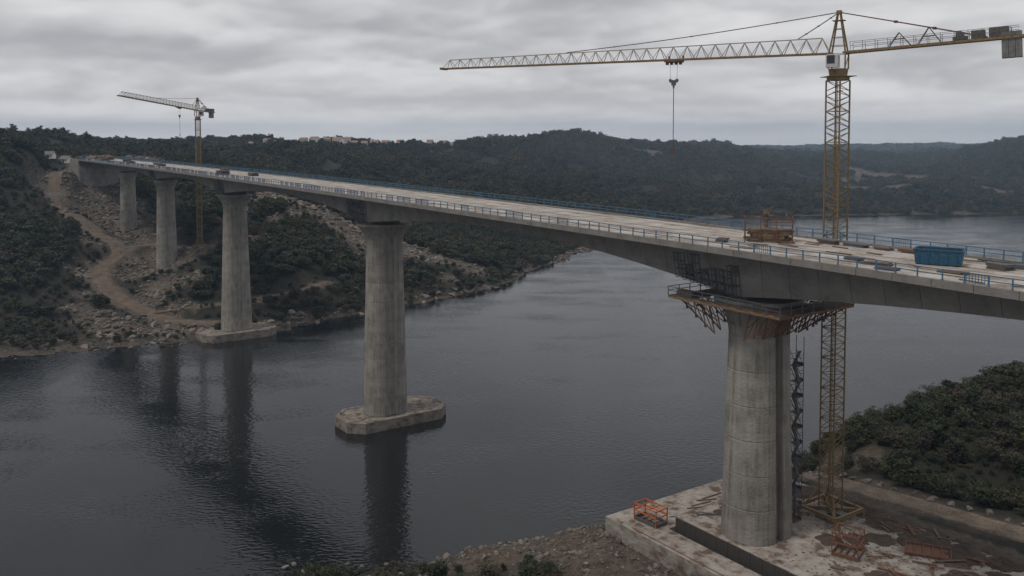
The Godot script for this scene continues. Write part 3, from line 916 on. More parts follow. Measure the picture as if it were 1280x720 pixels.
func frame_box(called: String, label: String, xf: Transform3D, sx: float, sy: float, sz: float, m: Material, m2: Material, w := 0.13) -> Node3D:
	var t := thing(called, label, "steel frame", xf)
	for x in [-1.0, 1.0]:
		for z in [-1.0, 1.0]:
			var b := MB.new()
			b.box(Vector3(x * sx * 0.5, sy * 0.5, z * sz * 0.5), Vector3(w, sy, w))
			part("post", b, m, t)
	var b := MB.new()
	for y in [sy - w, sy * 0.56]:
		for z in [-1.0, 1.0]:
			b.box(Vector3(0, y, z * sz * 0.5), Vector3(sx - w, w, w)); b.box(Vector3(z * sx * 0.5, y, 0), Vector3(w, w, sz - w))
	for z in [-1.0, 1.0]: b.bar(Vector3(-sx * 0.5, sy * 0.56, z * sz * 0.5), Vector3(sx * 0.5, sy - w, z * sz * 0.5), w * 0.7, w * 0.7)
	for x in [-0.2, 0.2]: b.box(Vector3(x * sx, sy - w * 0.6, 0), Vector3(w * 0.8, w * 0.8, sz - w))
	part("upper_frame", b, m, t)
	b = MB.new()
	for z in [-1.0, 1.0]: b.bar(Vector3(-sx * 0.5 + w, 0.22, z * sz * 0.5), Vector3(sx * 0.5 - w, 0.22, z * sz * 0.5), w * 1.1, 0.42)
	for x in [-1.0, 1.0]: b.box(Vector3(x * sx * 0.5, 0.24, 0), Vector3(w * 1.1, 0.38, sz - w))
	for x in [-0.25, 0.0, 0.25]: b.box(Vector3(x * sx, 0.16, 0), Vector3(0.1, 0.14, sz - w))
	part("lower_frame", b, m2, t)
	if w < 0.125:   # loose bars leaning in the cage
		for i in 16:
			b = MB.new()
			b.bar(Vector3(rng.randf_range(-0.5, 0.5) * sx, rng.randf_range(0.1, 0.9), rng.randf_range(-0.5, 0.5) * sz), Vector3(rng.randf_range(-0.55, 0.55) * sx, rng.randf_range(1.2, sy + 0.5), rng.randf_range(-0.55, 0.55) * sz), 0.07, 0.07)
			part("loose_bar", b, m if i % 3 else M.form, t)
	return t
func pier_platform() -> void:
	var t := thing("work_platform", "timber work platform on rusty brackets around the head of the nearest pier", "platform", BT)
	var y := 43.2
	var k := 0
	# planks laid along the bridge in two wings and two side galleries
	for side in [[-8.6, -5.3], [5.3, 9.0]]:
		var w := -6.9
		while w < 6.9:
			var b := MB.new()
			b.box(Vector3((side[0] + side[1]) * 0.5 + rng.randf_range(-0.08, 0.08), y + rng.randf_range(-0.012, 0.012), w + 0.21), Vector3(side[1] - side[0], 0.06, 0.38))
			part("plank", b, [M.wood, M.wood_old][k % 2 if k % 5 else 0], t)
			w += 0.43; k += 1
	for w in [-6.7, -6.27, -5.84, 5.84, 6.27, 6.7]:
		var b := MB.new()
		b.box(Vector3(0, y + 0.002, w), Vector3(10.4, 0.06, 0.38))
		part("plank", b, M.wood_old, t)
	var b := MB.new()
	for w in [-6.95, 6.95]: b.box(Vector3(0.2, y - 0.16, w), Vector3(17.8, 0.34, 0.1))
	for s in [-8.7, 9.1]: b.box(Vector3(s, y - 0.16, 0), Vector3(0.1, 0.34, 13.7))
	part("edge_board", b, M.wood, t)
	# handrails
	b = MB.new()
	var rim := [Vector3(9.1, y, -6.95), Vector3(-8.7, y, -6.95), Vector3(-8.7, y, 6.95), Vector3(9.1, y, 6.95)]
	for i in 4:
		var p: Vector3 = rim[i]
		var q: Vector3 = rim[(i + 1) % 4]
		var n := int(p.distance_to(q) / 1.9)
		for j in n:
			var c := p.lerp(q, float(j) / n)
			b.box(c + Vector3(0, 0.58, 0), Vector3(0.09, 1.16, 0.09))
		for h in [0.62, 1.14]: b.bar(p + Vector3(0, h, 0), q + Vector3(0, h, 0), 0.075, 0.075)
	part("handrail", b, M.blue_net, t)
	# bracket trusses that lean on the pier
	for w in [-5.6, -3.4, -1.2, 1.2, 3.4, 5.6]:
		for sg in [-1.0, 1.0]:
			b = MB.new()
			var r := 3.2 if absf(w) < 4.0 else 2.2
			var p0 := Vector3(sg * (r + 1.2), y - 0.25, w)
			var p1 := Vector3(sg * 8.6, y - 0.25, w)
			var p2 := Vector3(sg * (r + 0.1), y - 4.0, w)
			b.bar(p0, p1, 0.12, 0.16); b.bar(p1, p2, 0.11, 0.14); b.bar(p0, p2, 0.1, 0.12)
			for f in [0.25, 0.5, 0.75]:
				var lo := p2.lerp(p1, f)
				var hi := p0.lerp(p1, f)
				b.bar(lo, hi, 0.09, 0.09); b.bar(hi, p2.lerp(p1, f - 0.2), 0.08, 0.08)
				b.box(lo - Vector3(0, 0.2, 0), Vector3(0.22, 0.42, 0.22))
			part("bracket", b, M.rust, t)
	b = MB.new()
	for q in [-6.6, 6.6]:
		for sg in [-6.0, -2.5, 1.0, 4.5, 7.6]:
			b.bar(Vector3(sg, y - 0.3, q), Vector3(sg, y - 0.3, q * 0.75), 0.12, 0.16); b.bar(Vector3(sg, y - 0.3, q), Vector3(sg * 0.35, y - 2.6, q * 0.68), 0.1, 0.1)
	part("side_bracket", b, M.rust, t)
	# formwork panels and stacked props left on the platform
	var f := thing("formwork_stack", "dark formwork panels stacked on the platform of the nearest pier", "formwork", at_bridge(7.0, y + 0.03, -5.6))
	for i in 4:
		b = MB.new()
		b.box(Vector3(rng.randf_range(-0.1, 0.1), 0.09 + 0.17 * i, 0), Vector3(2.8, 0.15, 1.2), yaw(rng.randf_range(-0.08, 0.08)))
		part("panel", b, [M.form, M.blue_net, M.wood_old, M.rust][i], f)
func girder_scaffold(s: float, n: int, low: float, label: String) -> void:
	# light scaffold frames hung against the web of the girder, some with formwork boards
	var t := thing("girder_scaffold", label, "scaffold", BT)
	for i in n:
		var q := s + 1.3 * i
		var d := girder_depth(q)
		var y := deck_y(q)
		var h := (d - 1.5) * rng.randf_range(low, 1.0)
		var b := MB.new()
		var at := func(f: float, out: float) -> Vector3: return Vector3(q, y - d + 0.1 + h * f, -4.1 - 0.8 * (h * f / (d - 0.95)) - out)
		for out in [0.12, 0.85]:
			for dx in [-0.6, 0.6]: b.bar(at.call(0.0, out) + Vector3(dx, 0, 0), at.call(1.0, out) + Vector3(dx, 0, 0), 0.06, 0.06)
		for f in [0.02, 0.35, 0.68, 0.98]:
			for out in [0.12, 0.85]: b.bar(at.call(f, out) + Vector3(-0.6, 0, 0), at.call(f, out) + Vector3(0.6, 0, 0), 0.055, 0.055)
			for dx in [-0.6, 0.6]: b.bar(at.call(f, 0.12) + Vector3(dx, 0, 0), at.call(f, 0.85) + Vector3(dx, 0, 0), 0.05, 0.05)
		b.bar(at.call(0.0, 0.85) + Vector3(-0.6, 0, 0), at.call(1.0, 0.85) + Vector3(0.6, 0, 0), 0.045, 0.045)
		part("frame", b, M.blue_net, t)
		for f in [0.04, 0.37, 0.70]:
			if rng.randf() < 0.3:
				b = MB.new()
				b.box(at.call(f + 0.15, 0.10), Vector3(1.15, h * 0.24, 0.06))
				part("board", b, [M.blue_net, M.form, M.wood_old][rng.randi() % 3], t)
		b = MB.new()
		b.box(at.call(0.36, 0.48), Vector3(1.2, 0.05, 0.6))
		part("walkway", b, M.wood_old, t)
func scaffold_tower() -> void:
	var t := thing("scaffold_tower", "slender dark scaffold stair tower beside the nearest pier shaft", "scaffold", at_bridge(-0.6, 13.4, 6.75))
	var lift := 2.05
	for i in 11:
		var y := lift * i
		var b := MB.new()
		for x in [-0.6, 0.6]:
			for z in [-0.65, 0.65]: b.box(Vector3(x, y + lift * 0.5, z), Vector3(0.075, lift, 0.075))
		for z in [-0.65, 0.65]:
			for h in [0.05, 1.0]: b.bar(Vector3(-0.6, y + h, z), Vector3(0.6, y + h, z), 0.06, 0.06)
			b.bar(Vector3(-0.6, y, z), Vector3(0.6, y + lift, z), 0.05, 0.05)
		for x in [-0.6, 0.6]: b.bar(Vector3(x, y + 0.05, -0.65), Vector3(x, y + 0.05, 0.65), 0.06, 0.06)
		for x in [-0.6, 0.6]:
			b.bar(Vector3(x, y, 0.65), Vector3(x, y + lift, -0.65), 0.05, 0.05); b.bar(Vector3(x, y + 1.5, -0.65), Vector3(x, y + 1.5, 0.65), 0.05, 0.05)
		b.box(Vector3(0, y + 0.06, 0), Vector3(1.15, 0.05, 1.2))
		b.box(Vector3(0, y + 0.25, 0.68), Vector3(1.2, 0.35, 0.03))
		var q := part("scaffold_bay", b, M.blue_net if i % 3 else M.form, t)
		b = MB.new()
		b.bar(Vector3(-0.5 if i % 2 else 0.5, y + 0.08, 0), Vector3(0.5 if i % 2 else -0.5, y + lift, 0), 0.55, 0.09)
		part("stair_flight", b, M.form, q)
	var b := MB.new()
	for x in [-0.6, 0.6]: b.box(Vector3(x, lift * 11 + 0.9, 0.65), Vector3(0.07, 1.8, 0.07))
	part("top_post", b, M.form, t)
	b = MB.new()
	for y in [5.0, 11.0, 17.0]: b.bar(Vector3(0, y, -0.65), Vector3(0, y, -3.0), 0.07, 0.07)
	part("tie_bar", b, M.form, t)
func plank(xf: Transform3D, l: float, w: float, h: float, m: Material, label: String, group: String, called := "timber_plank", cat := "plank") -> void:
	var b := MB.new()
	b.bevel(Vector3(0, h * 0.5, 0), Vector3(l, h, w), minf(h, w) * 0.2)
	var o := part(numbered(called), b, m, self, xf)
	tag(o, label, cat, group)
func deck_things() -> void:
	# blue open-topped skip
	var y := deck_y(-22.5) + 0.01
	var t := thing("site_skip", "bright blue open topped steel skip standing on the bridge deck", "skip", at_bridge(-22.4, y, 1.6, -2.72))
	var L := 4.3
	var W := 2.6
	var H := 1.6
	for z in [-1.0, 1.0]:
		var b := MB.new()
		b.hexa([Vector3(-L * 0.5, 0.12, z * W * 0.5 + 0.04), Vector3(L * 0.5, 0.12, z * W * 0.5 + 0.04), Vector3(L * 0.5, 0.12, z * W * 0.5 - 0.04), Vector3(-L * 0.5, 0.12, z * W * 0.5 - 0.04), Vector3(-L * 0.5 - 0.1, H, z * W * 0.5 + 0.04), Vector3(L * 0.5 + 0.25, H, z * W * 0.5 + 0.04), Vector3(L * 0.5 + 0.25, H, z * W * 0.5 - 0.04), Vector3(-L * 0.5 - 0.1, H, z * W * 0.5 - 0.04)])
		for x in [-1.8, -0.9, 0.0, 0.9, 1.8]: b.box(Vector3(x, 0.83, z * (W * 0.5 + 0.08)), Vector3(0.12, 1.36, 0.09))
		b.box(Vector3(0.05, H, z * (W * 0.5 + 0.06)), Vector3(L + 0.3, 0.14, 0.16))
		part("side_wall", b, M.blue, t)
	for x in [-1.0, 1.0]:
		var b := MB.new()
		b.bar(Vector3(x * L * 0.5, 0.14, 0), Vector3(x * (L * 0.5 + 0.16), H, 0), W - 0.1, 0.07, Vector3(x, 0, 0))
		b.box(Vector3(x * (L * 0.5 + 0.2), H - 0.02, 0), Vector3(0.14, 0.14, W))
		part("end_wall", b, M.blue, t)
	var b := MB.new()
	b.box(Vector3(0, 0.1, 0), Vector3(L - 0.1, 0.08, W - 0.12))
	for z in [-0.8, 0.8]: b.box(Vector3(0, 0.03, z), Vector3(L, 0.06, 0.16))
	part("floor", b, M.steel, t)
	b = MB.new()
	for i in 9: b.box(Vector3(rng.randf_range(-1.8, 1.8), 0.7 + rng.randf() * 0.6, rng.randf_range(-0.9, 0.9)), Vector3(1.2, 0.3, 0.5), Basis.from_euler(Vector3(rng.randf_range(-0.4, 0.4), rng.randf() * 3.0, rng.randf_range(-0.4, 0.4))))
	b.box(Vector3(0, 0.4, 0), Vector3(L - 0.3, 0.6, W - 0.3))
	var rb := part("rubble_heap", b, M.wood_old, self, t.transform)
	tag(rb, "rubble and timber offcuts heaped inside the blue skip", "rubble")
	# timber formwork stack with scaffold uprights
	y = deck_y(0.0) + 0.01
	t = thing("timber_stack", "large brown stack of formwork timber with scaffold uprights on the deck", "timber stack", at_bridge(0.3, y, 1.9, -2.46))
	for lay in 7:
		for i in 5:
			b = MB.new()
			var l := rng.randf_range(3.6, 5.6)
			b.box(Vector3(rng.randf_range(-0.5, 0.5), 0.12 + lay * 0.235, -1.1 + i * 0.54 + rng.randf_range(-0.05, 0.05)), Vector3(l, 0.2, 0.48), yaw(rng.randf_range(-0.04, 0.04)))
			part("timber", b, [M.wood, M.wood_old, M.wood][rng.randi() % 3], t)
	b = MB.new()
	for x in [-2.9, -1.0, 1.0, 2.9]:
		for z in [-1.55, 1.55]: b.box(Vector3(x, 1.6, z), Vector3(0.11, 3.2, 0.11))
	for h in [2.3, 3.1]:
		for z in [-1.55, 1.55]: b.bar(Vector3(-2.9, h, z), Vector3(2.9, h, z), 0.08, 0.08)
		for x in [-2.9, 2.9]: b.bar(Vector3(x, h, -1.55), Vector3(x, h, 1.55), 0.08, 0.08)
	part("scaffold_frame", b, M.rust, t)
	b = MB.new()
	b.tube(Vector3(-0.3, 1.8, 0.2), Vector3(-0.3, 3.5, 0.2), 0.22, 0.2, 8); b.box(Vector3(-0.3, 3.75, 0.2), Vector3(0.9, 0.55, 0.6)); b.bar(Vector3(-0.3, 3.9, 0.2), Vector3(0.5, 4.5, 0.4), 0.16, 0.2)
	part("hoist_head", b, M.wood_old, t)
	# smaller stacks, plates, bags and bundles
	var stuff_spots := [
		[3.2, -3.4, 1.6, 1.0, 0.55, "wood_old"], [-5.2, 6.6, 3.2, 1.2, 0.5, "form"], [-8.8, 7.1, 3.4, 1.3, 0.35, "blue_net"], [-12.5, 7.0, 2.6, 1.1, 0.3, "form"], [-16.0, 7.2, 3.0, 1.2, 0.4, "rust"],
		[-27.8, 3.5, 2.4, 1.6, 0.6, "form"], [-29.5, 5.6, 3.0, 1.2, 0.45, "blue_net"], [-32.5, 6.4, 3.2, 1.3, 0.35, "form"], [-19.0, -4.4, 3.4, 1.4, 0.3, "wood_old"], [-15.5, -3.2, 2.4, 1.2, 0.35, "form"], [-26.5, -3.0, 3.0, 1.4, 0.25, "wood"], [-21.5, -6.4, 2.6, 1.2, 0.25, "blue_net"],
		[210.0, -3.0, 5.0, 3.0, 1.3, "wood_old"], [196.0, 2.0, 4.0, 2.4, 1.0, "form"], [228.0, 3.0, 4.0, 2.0, 1.2, "wood"], [300.0, 0.0, 6.0, 3.0, 0.9, "wood_old"], [318.0, 3.0, 5.0, 3.0, 0.8, "form"], [345.0, -2.0, 6.0, 3.0, 1.0, "rust"], [372.0, 2.0, 6.0, 3.0, 1.3, "blue_net"], [398.0, -3.0, 6.0, 3.4, 1.4, "orange_old"], [415.0, 3.0, 6.0, 3.4, 1.6, "wood"]]
	var words := {"wood": "fresh brown timber", "wood_old": "weathered timber", "form": "dark steel formwork", "blue_net": "blue grey formwork", "rust": "rusty steel", "orange_old": "faded orange steel"}
	var places := ["beside the tall timber stack", "by the far railing next to the timber stack", "by the far railing near the crane mast", "by the far railing just past the crane mast", "by the far railing behind the blue skip", "against the end of the blue skip", "by the far railing past the blue skip", "farthest past the skip by the far railing", "in front of the blue skip", "between timber stack and blue skip", "beside the front corner of the blue skip", "by the near railing in front of the blue skip", "on the deck above the pier at the far shore", "on the deck riverward of the far shore pier", "on the deck just past the far shore pier", "on the deck above the second pier on land", "on the deck just past the second land pier", "on the deck short of the last pier", "on the deck past the last pier", "near the abutment end of the deck", "at the very end of the deck by the abutment"]
	for i in stuff_spots.size():
		var q: Array = stuff_spots[i]
		t = thing("material_stack", "low stack of %s %s" % [words[q[5]], places[i]], "material stack", at_bridge(q[0], deck_y(q[0]) + 0.012, q[1], rng.randf_range(-0.15, 0.15)), "stacks of building material on the deck")
		var n := maxi(3, int(q[4] / 0.14))
		for k in n:
			b = MB.new()
			var sc := rng.randf_range(0.7, 1.0)
			b.box(Vector3(rng.randf_range(-0.15, 0.15), q[4] * (k + 0.5) / n, rng.randf_range(-0.1, 0.1)), Vector3(q[2] * sc, q[4] / n * 0.92, q[3] * rng.randf_range(0.75, 1.0)), yaw(rng.randf_range(-0.09, 0.09)))
			part("board", b, M[q[5]] if k % 3 else M.form, t)
	for i in 16:
		var s := rng.randf_range(-36.0, 8.0)
		var w := rng.randf_range(-7.6, 7.6)
		plank(at_bridge(s, deck_y(s) + 0.012 + 0.002 * i, w, rng.randf_range(-0.5, 0.5)), rng.randf_range(1.5, 4.0), rng.randf_range(0.2, 0.5), 0.09, [M.wood, M.wood_old, M.form][i % 3], "loose board lying flat on the bridge deck", "loose boards on the deck")
	for i in 7:
		var s := -25.5 - 1.5 * i
		var bg := MB.new()
		for j in 6:
			var p := Vector3(rng.randf_range(-0.5, 0.5), 0.1, -0.3 + j * 0.12)
			bg.tube(p + Vector3(-1.6, rng.randf() * 0.15, 0), p + Vector3(1.6, rng.randf() * 0.15, rng.randf_range(-0.1, 0.1)), 0.07, 0.07, 6)
		var o := part(numbered("pipe_bundle"), bg, M.form if i % 2 else M.blue_net, self, at_bridge(s, deck_y(s) + 0.02, 7.6 + 0.5 * (i % 2), 0.1))
		tag(o, "bundle of dark pipes lying along the far railing past the blue skip", "pipe bundle", "pipe bundles along the far railing")
func slab_things() -> void:
	frame_box("steel_trestle", "bright orange steel frame with grey skids on the lower concrete step", at_bridge(12.0, 12.12, -7.0, 0.06), 3.9, 2.3, 2.2, M.orange, M.steel)
	frame_box("safety_cage", "rusty orange steel cage standing beside the crane base", at_bridge(-10.4, 13.42, 4.2, 0.35), 3.0, 2.9, 3.0, M.orange_old, M.rust, 0.12)
	var t := thing("steel_shutter", "rusty red steel shutter lying on the foundation slab", "shutter", at_bridge(-15.8, 13.42, 12.4, 0.55))
	var b := MB.new()
	b.box(Vector3(0, 0.1, 0), Vector3(5.2, 0.06, 3.0))
	part("plate", b, M.rust, t)
	for i in 6:
		b = MB.new()
		b.box(Vector3(-2.5 + i, 0.22, 0), Vector3(0.12, 0.2, 2.96))
		part("stiffener", b, M.rust, t)
	for i in 2:
		b = MB.new()
		b.box(Vector3(0, 0.24, -1.55 + 3.1 * i), Vector3(5.3, 0.26, 0.12))
		part("edge_channel", b, M.orange_old, t)
	var spots := [[-6.0, 17.0, "rust"], [-7.5, 16.2, "wood_old"], [-5.0, 16.6, "form"], [-4.4, 16.4, "rust"], [-9.0, 14.5, "wood_old"], [-11.5, 16.0, "rust"], [-13.0, 7.0, "wood"], [-18.0, 9.0, "rust"], [-19.5, 12.0, "wood_old"], [-20.5, 6.0, "form"], [-17.0, 4.0, "rust"], [-12.0, 0.5, "wood_old"], [-21.0, 15.0, "rust"], [-22.0, 10.0, "wood_old"], [4.0, 6.5, "wood_old"], [5.5, 8.5, "rust"], [6.8, 3.0, "wood_old"], [7.4, -1.5, "form"], [3.0, 12.0, "wood"], [-1.5, 17.0, "form"], [-14.0, 17.2, "form"]]
	for i in spots.size():
		var q: Array = spots[i]
		for k in 3:
			plank(at_bridge(q[0] + rng.randf_range(-0.9, 0.9), 13.405 + 0.11 * k, q[1] + rng.randf_range(-0.7, 0.7), rng.randf_range(-1.2, 1.2)), rng.randf_range(1.6, 4.2), rng.randf_range(0.14, 0.4), 0.1, M[q[2]], {"rust": "rusty steel bar lying on the foundation slab", "wood_old": "weathered timber plank lying on the foundation slab", "wood": "brown timber plank lying on the foundation slab", "form": "dark steel plate lying on the foundation slab"}[q[2]], "%s offcuts on the foundation slab" % q[2].replace("_", " ").replace("form", "steel plate"), {"rust": "steel_bar", "wood_old": "timber_plank", "wood": "timber_plank", "form": "steel_plate"}[q[2]], {"rust": "steel bar", "wood_old": "plank", "wood": "plank", "form": "steel plate"}[q[2]])
	for i in 6:
		plank(at_bridge(10.6 + 0.5 * i, 12.12 + 0.01 * i, -2.0 + 1.6 * i, 1.3 + rng.randf_range(-0.3, 0.3)), rng.randf_range(2.0, 4.5), 0.22, 0.08, [M.form, M.wood_old, M.rust][i % 3], "thin board lying on the rear step of the foundation", "boards on the rear foundation step")
	for i in 20:   # spoil heaps on the slab
		var q: Array = [[-5.5, 16.8, 2.4], [-3.0, 17.4, 2.0], [-8.6, 8.5, 1.7], [-12.8, 13.0, 1.5], [-22.5, 17.0, 2.2], [-18.0, 16.4, 2.0], [7.6, 6.0, 1.3], [6.6, 0.6, 1.1], [-25.0, 13.0, 2.4], [-8.0, 16.2, 3.4], [-13.5, 15.6, 3.2], [-18.5, 14.6, 3.0], [-1.0, 16.0, 2.8], [-22.0, 9.5, 2.6], [-10.5, 11.0, 2.0], [-6.8, 5.6, 1.8], [-16.0, 2.0, 1.8], [4.5, 15.5, 2.6], [2.5, 9.0, 1.6], [-26.5, 5.0, 2.6]][i]
		var m := heap(100 + i, q[2], q[2] * (0.30 if i < 9 else 0.10))
		var o := part(numbered("soil_heap"), m, M.ground, self, at_bridge(q[0], 13.36, q[1], i * 1.1))
		tag(o, "low heap of dark brown soil on the foundation slab", "soil heap", "soil heaps on the foundation slab")
func heap(sd: int, r: float, h: float) -> ArrayMesh:
	var f := noise(sd, 0.6, 4)
	var b := MB.new()
	b.col = Color(0.12, 0.085, 0.062)
	var rows := []
	for j in 9:
		var row := PackedVector3Array()
		var t := j / 8.0
		for i in 24:
			var a := TAU * i / 24.0
			var d := Vector2(cos(a), sin(a))
			var rr := r * t * (1.0 + 0.35 * f.get_noise_2d(d.x * 1.6, d.y * 1.6))
			row.append(Vector3(d.x * rr, maxf(h * (1.0 - t * t) * (0.75 + 0.5 * f.get_noise_2d(d.x * rr * 2.0 + 9.0, d.y * rr * 2.0)) , 0.0) + (0.0 if j == 8 else 0.03), -d.y * rr))
		rows.append(row)
	for j in 8: loft_ring(b, rows[j + 1], rows[j], 0.9)
	return b.mesh()

# ---------------------------------------------------------------- rocks and plants
func rock_mesh(sd: int, col: Color) -> ArrayMesh:
	var r := RandomNumberGenerator.new()
	r.seed = sd
	var sm := SphereMesh.new()
	sm.radius = 0.5; sm.height = 1.0; sm.radial_segments = 9; sm.rings = 5
	var arr := sm.get_mesh_arrays()
	var vs: PackedVector3Array = arr[Mesh.ARRAY_VERTEX]
	var ix: PackedInt32Array = arr[Mesh.ARRAY_INDEX]
	var cuts := []
	for i in 9:
		cuts.append([Vector3(r.randf_range(-1, 1), r.randf_range(-1, 1), r.randf_range(-1, 1)).normalized(), r.randf_range(0.24, 0.42)])
	for i in vs.size():
		var p := vs[i]
		for c in cuts:
			var d: float = p.dot(c[0]) - c[1]
			if d > 0.0: p -= c[0] * d
		vs[i] = p * Vector3(1.25, 0.85, 1.0)
	var b := MB.new()
	b.col = col
	for i in range(0, ix.size(), 3):
		var p := vs[ix[i]]
		var q := vs[ix[i + 1]]
		var s := vs[ix[i + 2]]
		if (q - p).cross(s - p).length_squared() > 1e-10: b.tri(p, s, q)
	return b.mesh()
func leaf_mesh(sd: int, clumps: int, per: int, leaf: float, rad: Vector3, ctr: Vector3, c0: Color, c1: Color) -> ArrayMesh:
	# a crown: clumps of small leaf faces spread through an uneven volume
	var r := RandomNumberGenerator.new()
	r.seed = sd
	var b := MB.new()
	var lobes := []
	for i in 7:
		lobes.append([Vector3(r.randf_range(-1, 1), r.randf_range(-0.7, 1), r.randf_range(-1, 1)).normalized() * r.randf_range(0.2, 0.62), r.randf_range(0.36, 0.62)])
	for i in clumps:
		var lb: Array = lobes[r.randi() % 7]
		var d := Vector3(r.randfn(), r.randfn(), r.randfn()).normalized()
		var p: Vector3 = lb[0] + d * lb[1] * pow(r.randf(), 0.33)
		var cr := r.randf_range(0.10, 0.20)
		var tone := c0.lerp(c1, r.randf())
		for k in per:
			var o := p + Vector3(r.randfn(), r.randfn() * 0.7, r.randfn()) * cr * 0.6
			var q := ctr + o * rad
			var nn := (Vector3(r.randfn(), r.randfn() + 0.6, r.randfn()) + d * 0.9).normalized()
			var ax := nn.cross(Vector3(r.randfn(), r.randfn(), r.randfn())).normalized()
			var ay := nn.cross(ax)
			var l := leaf * r.randf_range(0.6, 1.3)
			b.col = tone
			b.quad(q - ax * l * 0.8, q - ay * l * 0.42, q + ax * l * 0.8, q + ay * l * 0.42)
	return b.mesh()
func trunk_mesh(sd: int, h: float, r0: float, spread: float) -> ArrayMesh:
	var r := RandomNumberGenerator.new()
	r.seed = sd
	var b := MB.new()
	var top := Vector3(r.randf_range(-0.15, 0.15) * h, h * 0.75, r.randf_range(-0.15, 0.15) * h)
	b.tube(Vector3(0, -0.5, 0), top * 0.5, r0, r0 * 0.75, 6)
	b.tube(top * 0.5, top, r0 * 0.75, r0 * 0.4, 6)
	for i in 4:
		var a := TAU * (i + r.randf() * 0.6) / 4.0
		var p := top * r.randf_range(0.35, 0.8)
		b.tube(p, p + Vector3(cos(a) * spread, h * 0.32, sin(a) * spread), r0 * 0.45, r0 * 0.15, 5)
	return b.mesh()
func multi(called: String, mesh: Mesh, m: Material, xs: Array, cols: Array, label: String, category: String) -> void:
	var mm := MultiMesh.new()
	mm.transform_format = MultiMesh.TRANSFORM_3D
	mm.use_colors = true
	mm.mesh = mesh
	mm.instance_count = xs.size()
	for i in xs.size():
		mm.set_instance_transform(i, xs[i]); mm.set_instance_color(i, cols[i])
	var o := MultiMeshInstance3D.new()
	o.name = numbered(called)
	o.multimesh = mm
	o.material_override = m
	add_child(o)
	tag(o, label, category, "", "stuff")
func seen_at(p: Vector3) -> bool:   # roughly in front of the photographer
	return absf(p.x) < -p.z * 0.62 + 12.0
func open_ground(X: float, D: float, h: float) -> float:   # 1: plants grow freely here, 0: none
	if h < 0.35: return 0.0
	var k := 1.0
	if D < 1000.0: k -= bareness(X, D) * 1.15
	if D < 600.0:
		var r := road_near(X, D)
		if r.z > 0.0: k *= smoothstep(0.5, 3.0, r.x) if D > 200.0 else smoothstep(3.0, 6.5, r.x)
		var q := to_bridge(X, D)
		if q.x > 300.0 and q.x < 460.0 and absf(q.y) < 16.0: k *= smoothstep(10.0, 16.0, absf(q.y))
		for p in [294.0, 362.0]:
			if Vector2(q.x - p, q.y).length() < 9.0: k = 0.0
	if D < 175.0 and in_slab(X, D, 4.0): k = 0.0
	for c in clearings:
		if Vector2(X - c.x, D - c.y).length() < c.z: k = 0.0
	return k
var clearings := PackedVector3Array()
func in_sight(p: Vector3) -> bool:
	var eye := Vector3(0, 64, 0)
	if not seen_at(p): return false
	for i in range(8, 20):
		var q := eye.lerp(p, i / 20.0)
		if base_h(q.x, -q.z) > q.y + 0.5: return false
	return true
func leaf_tint() -> Color:
	var t := rng.randf()
	var f := rng.randf_range(0.6, 1.3)
	var c := Color(1, 1, 1).lerp(Color(1.35, 1.0, 0.8), t * t) if rng.randf() < 0.8 else Color(0.85, 1.0, 1.0)
	return Color(c.r * f, c.g * f, c.b * f)
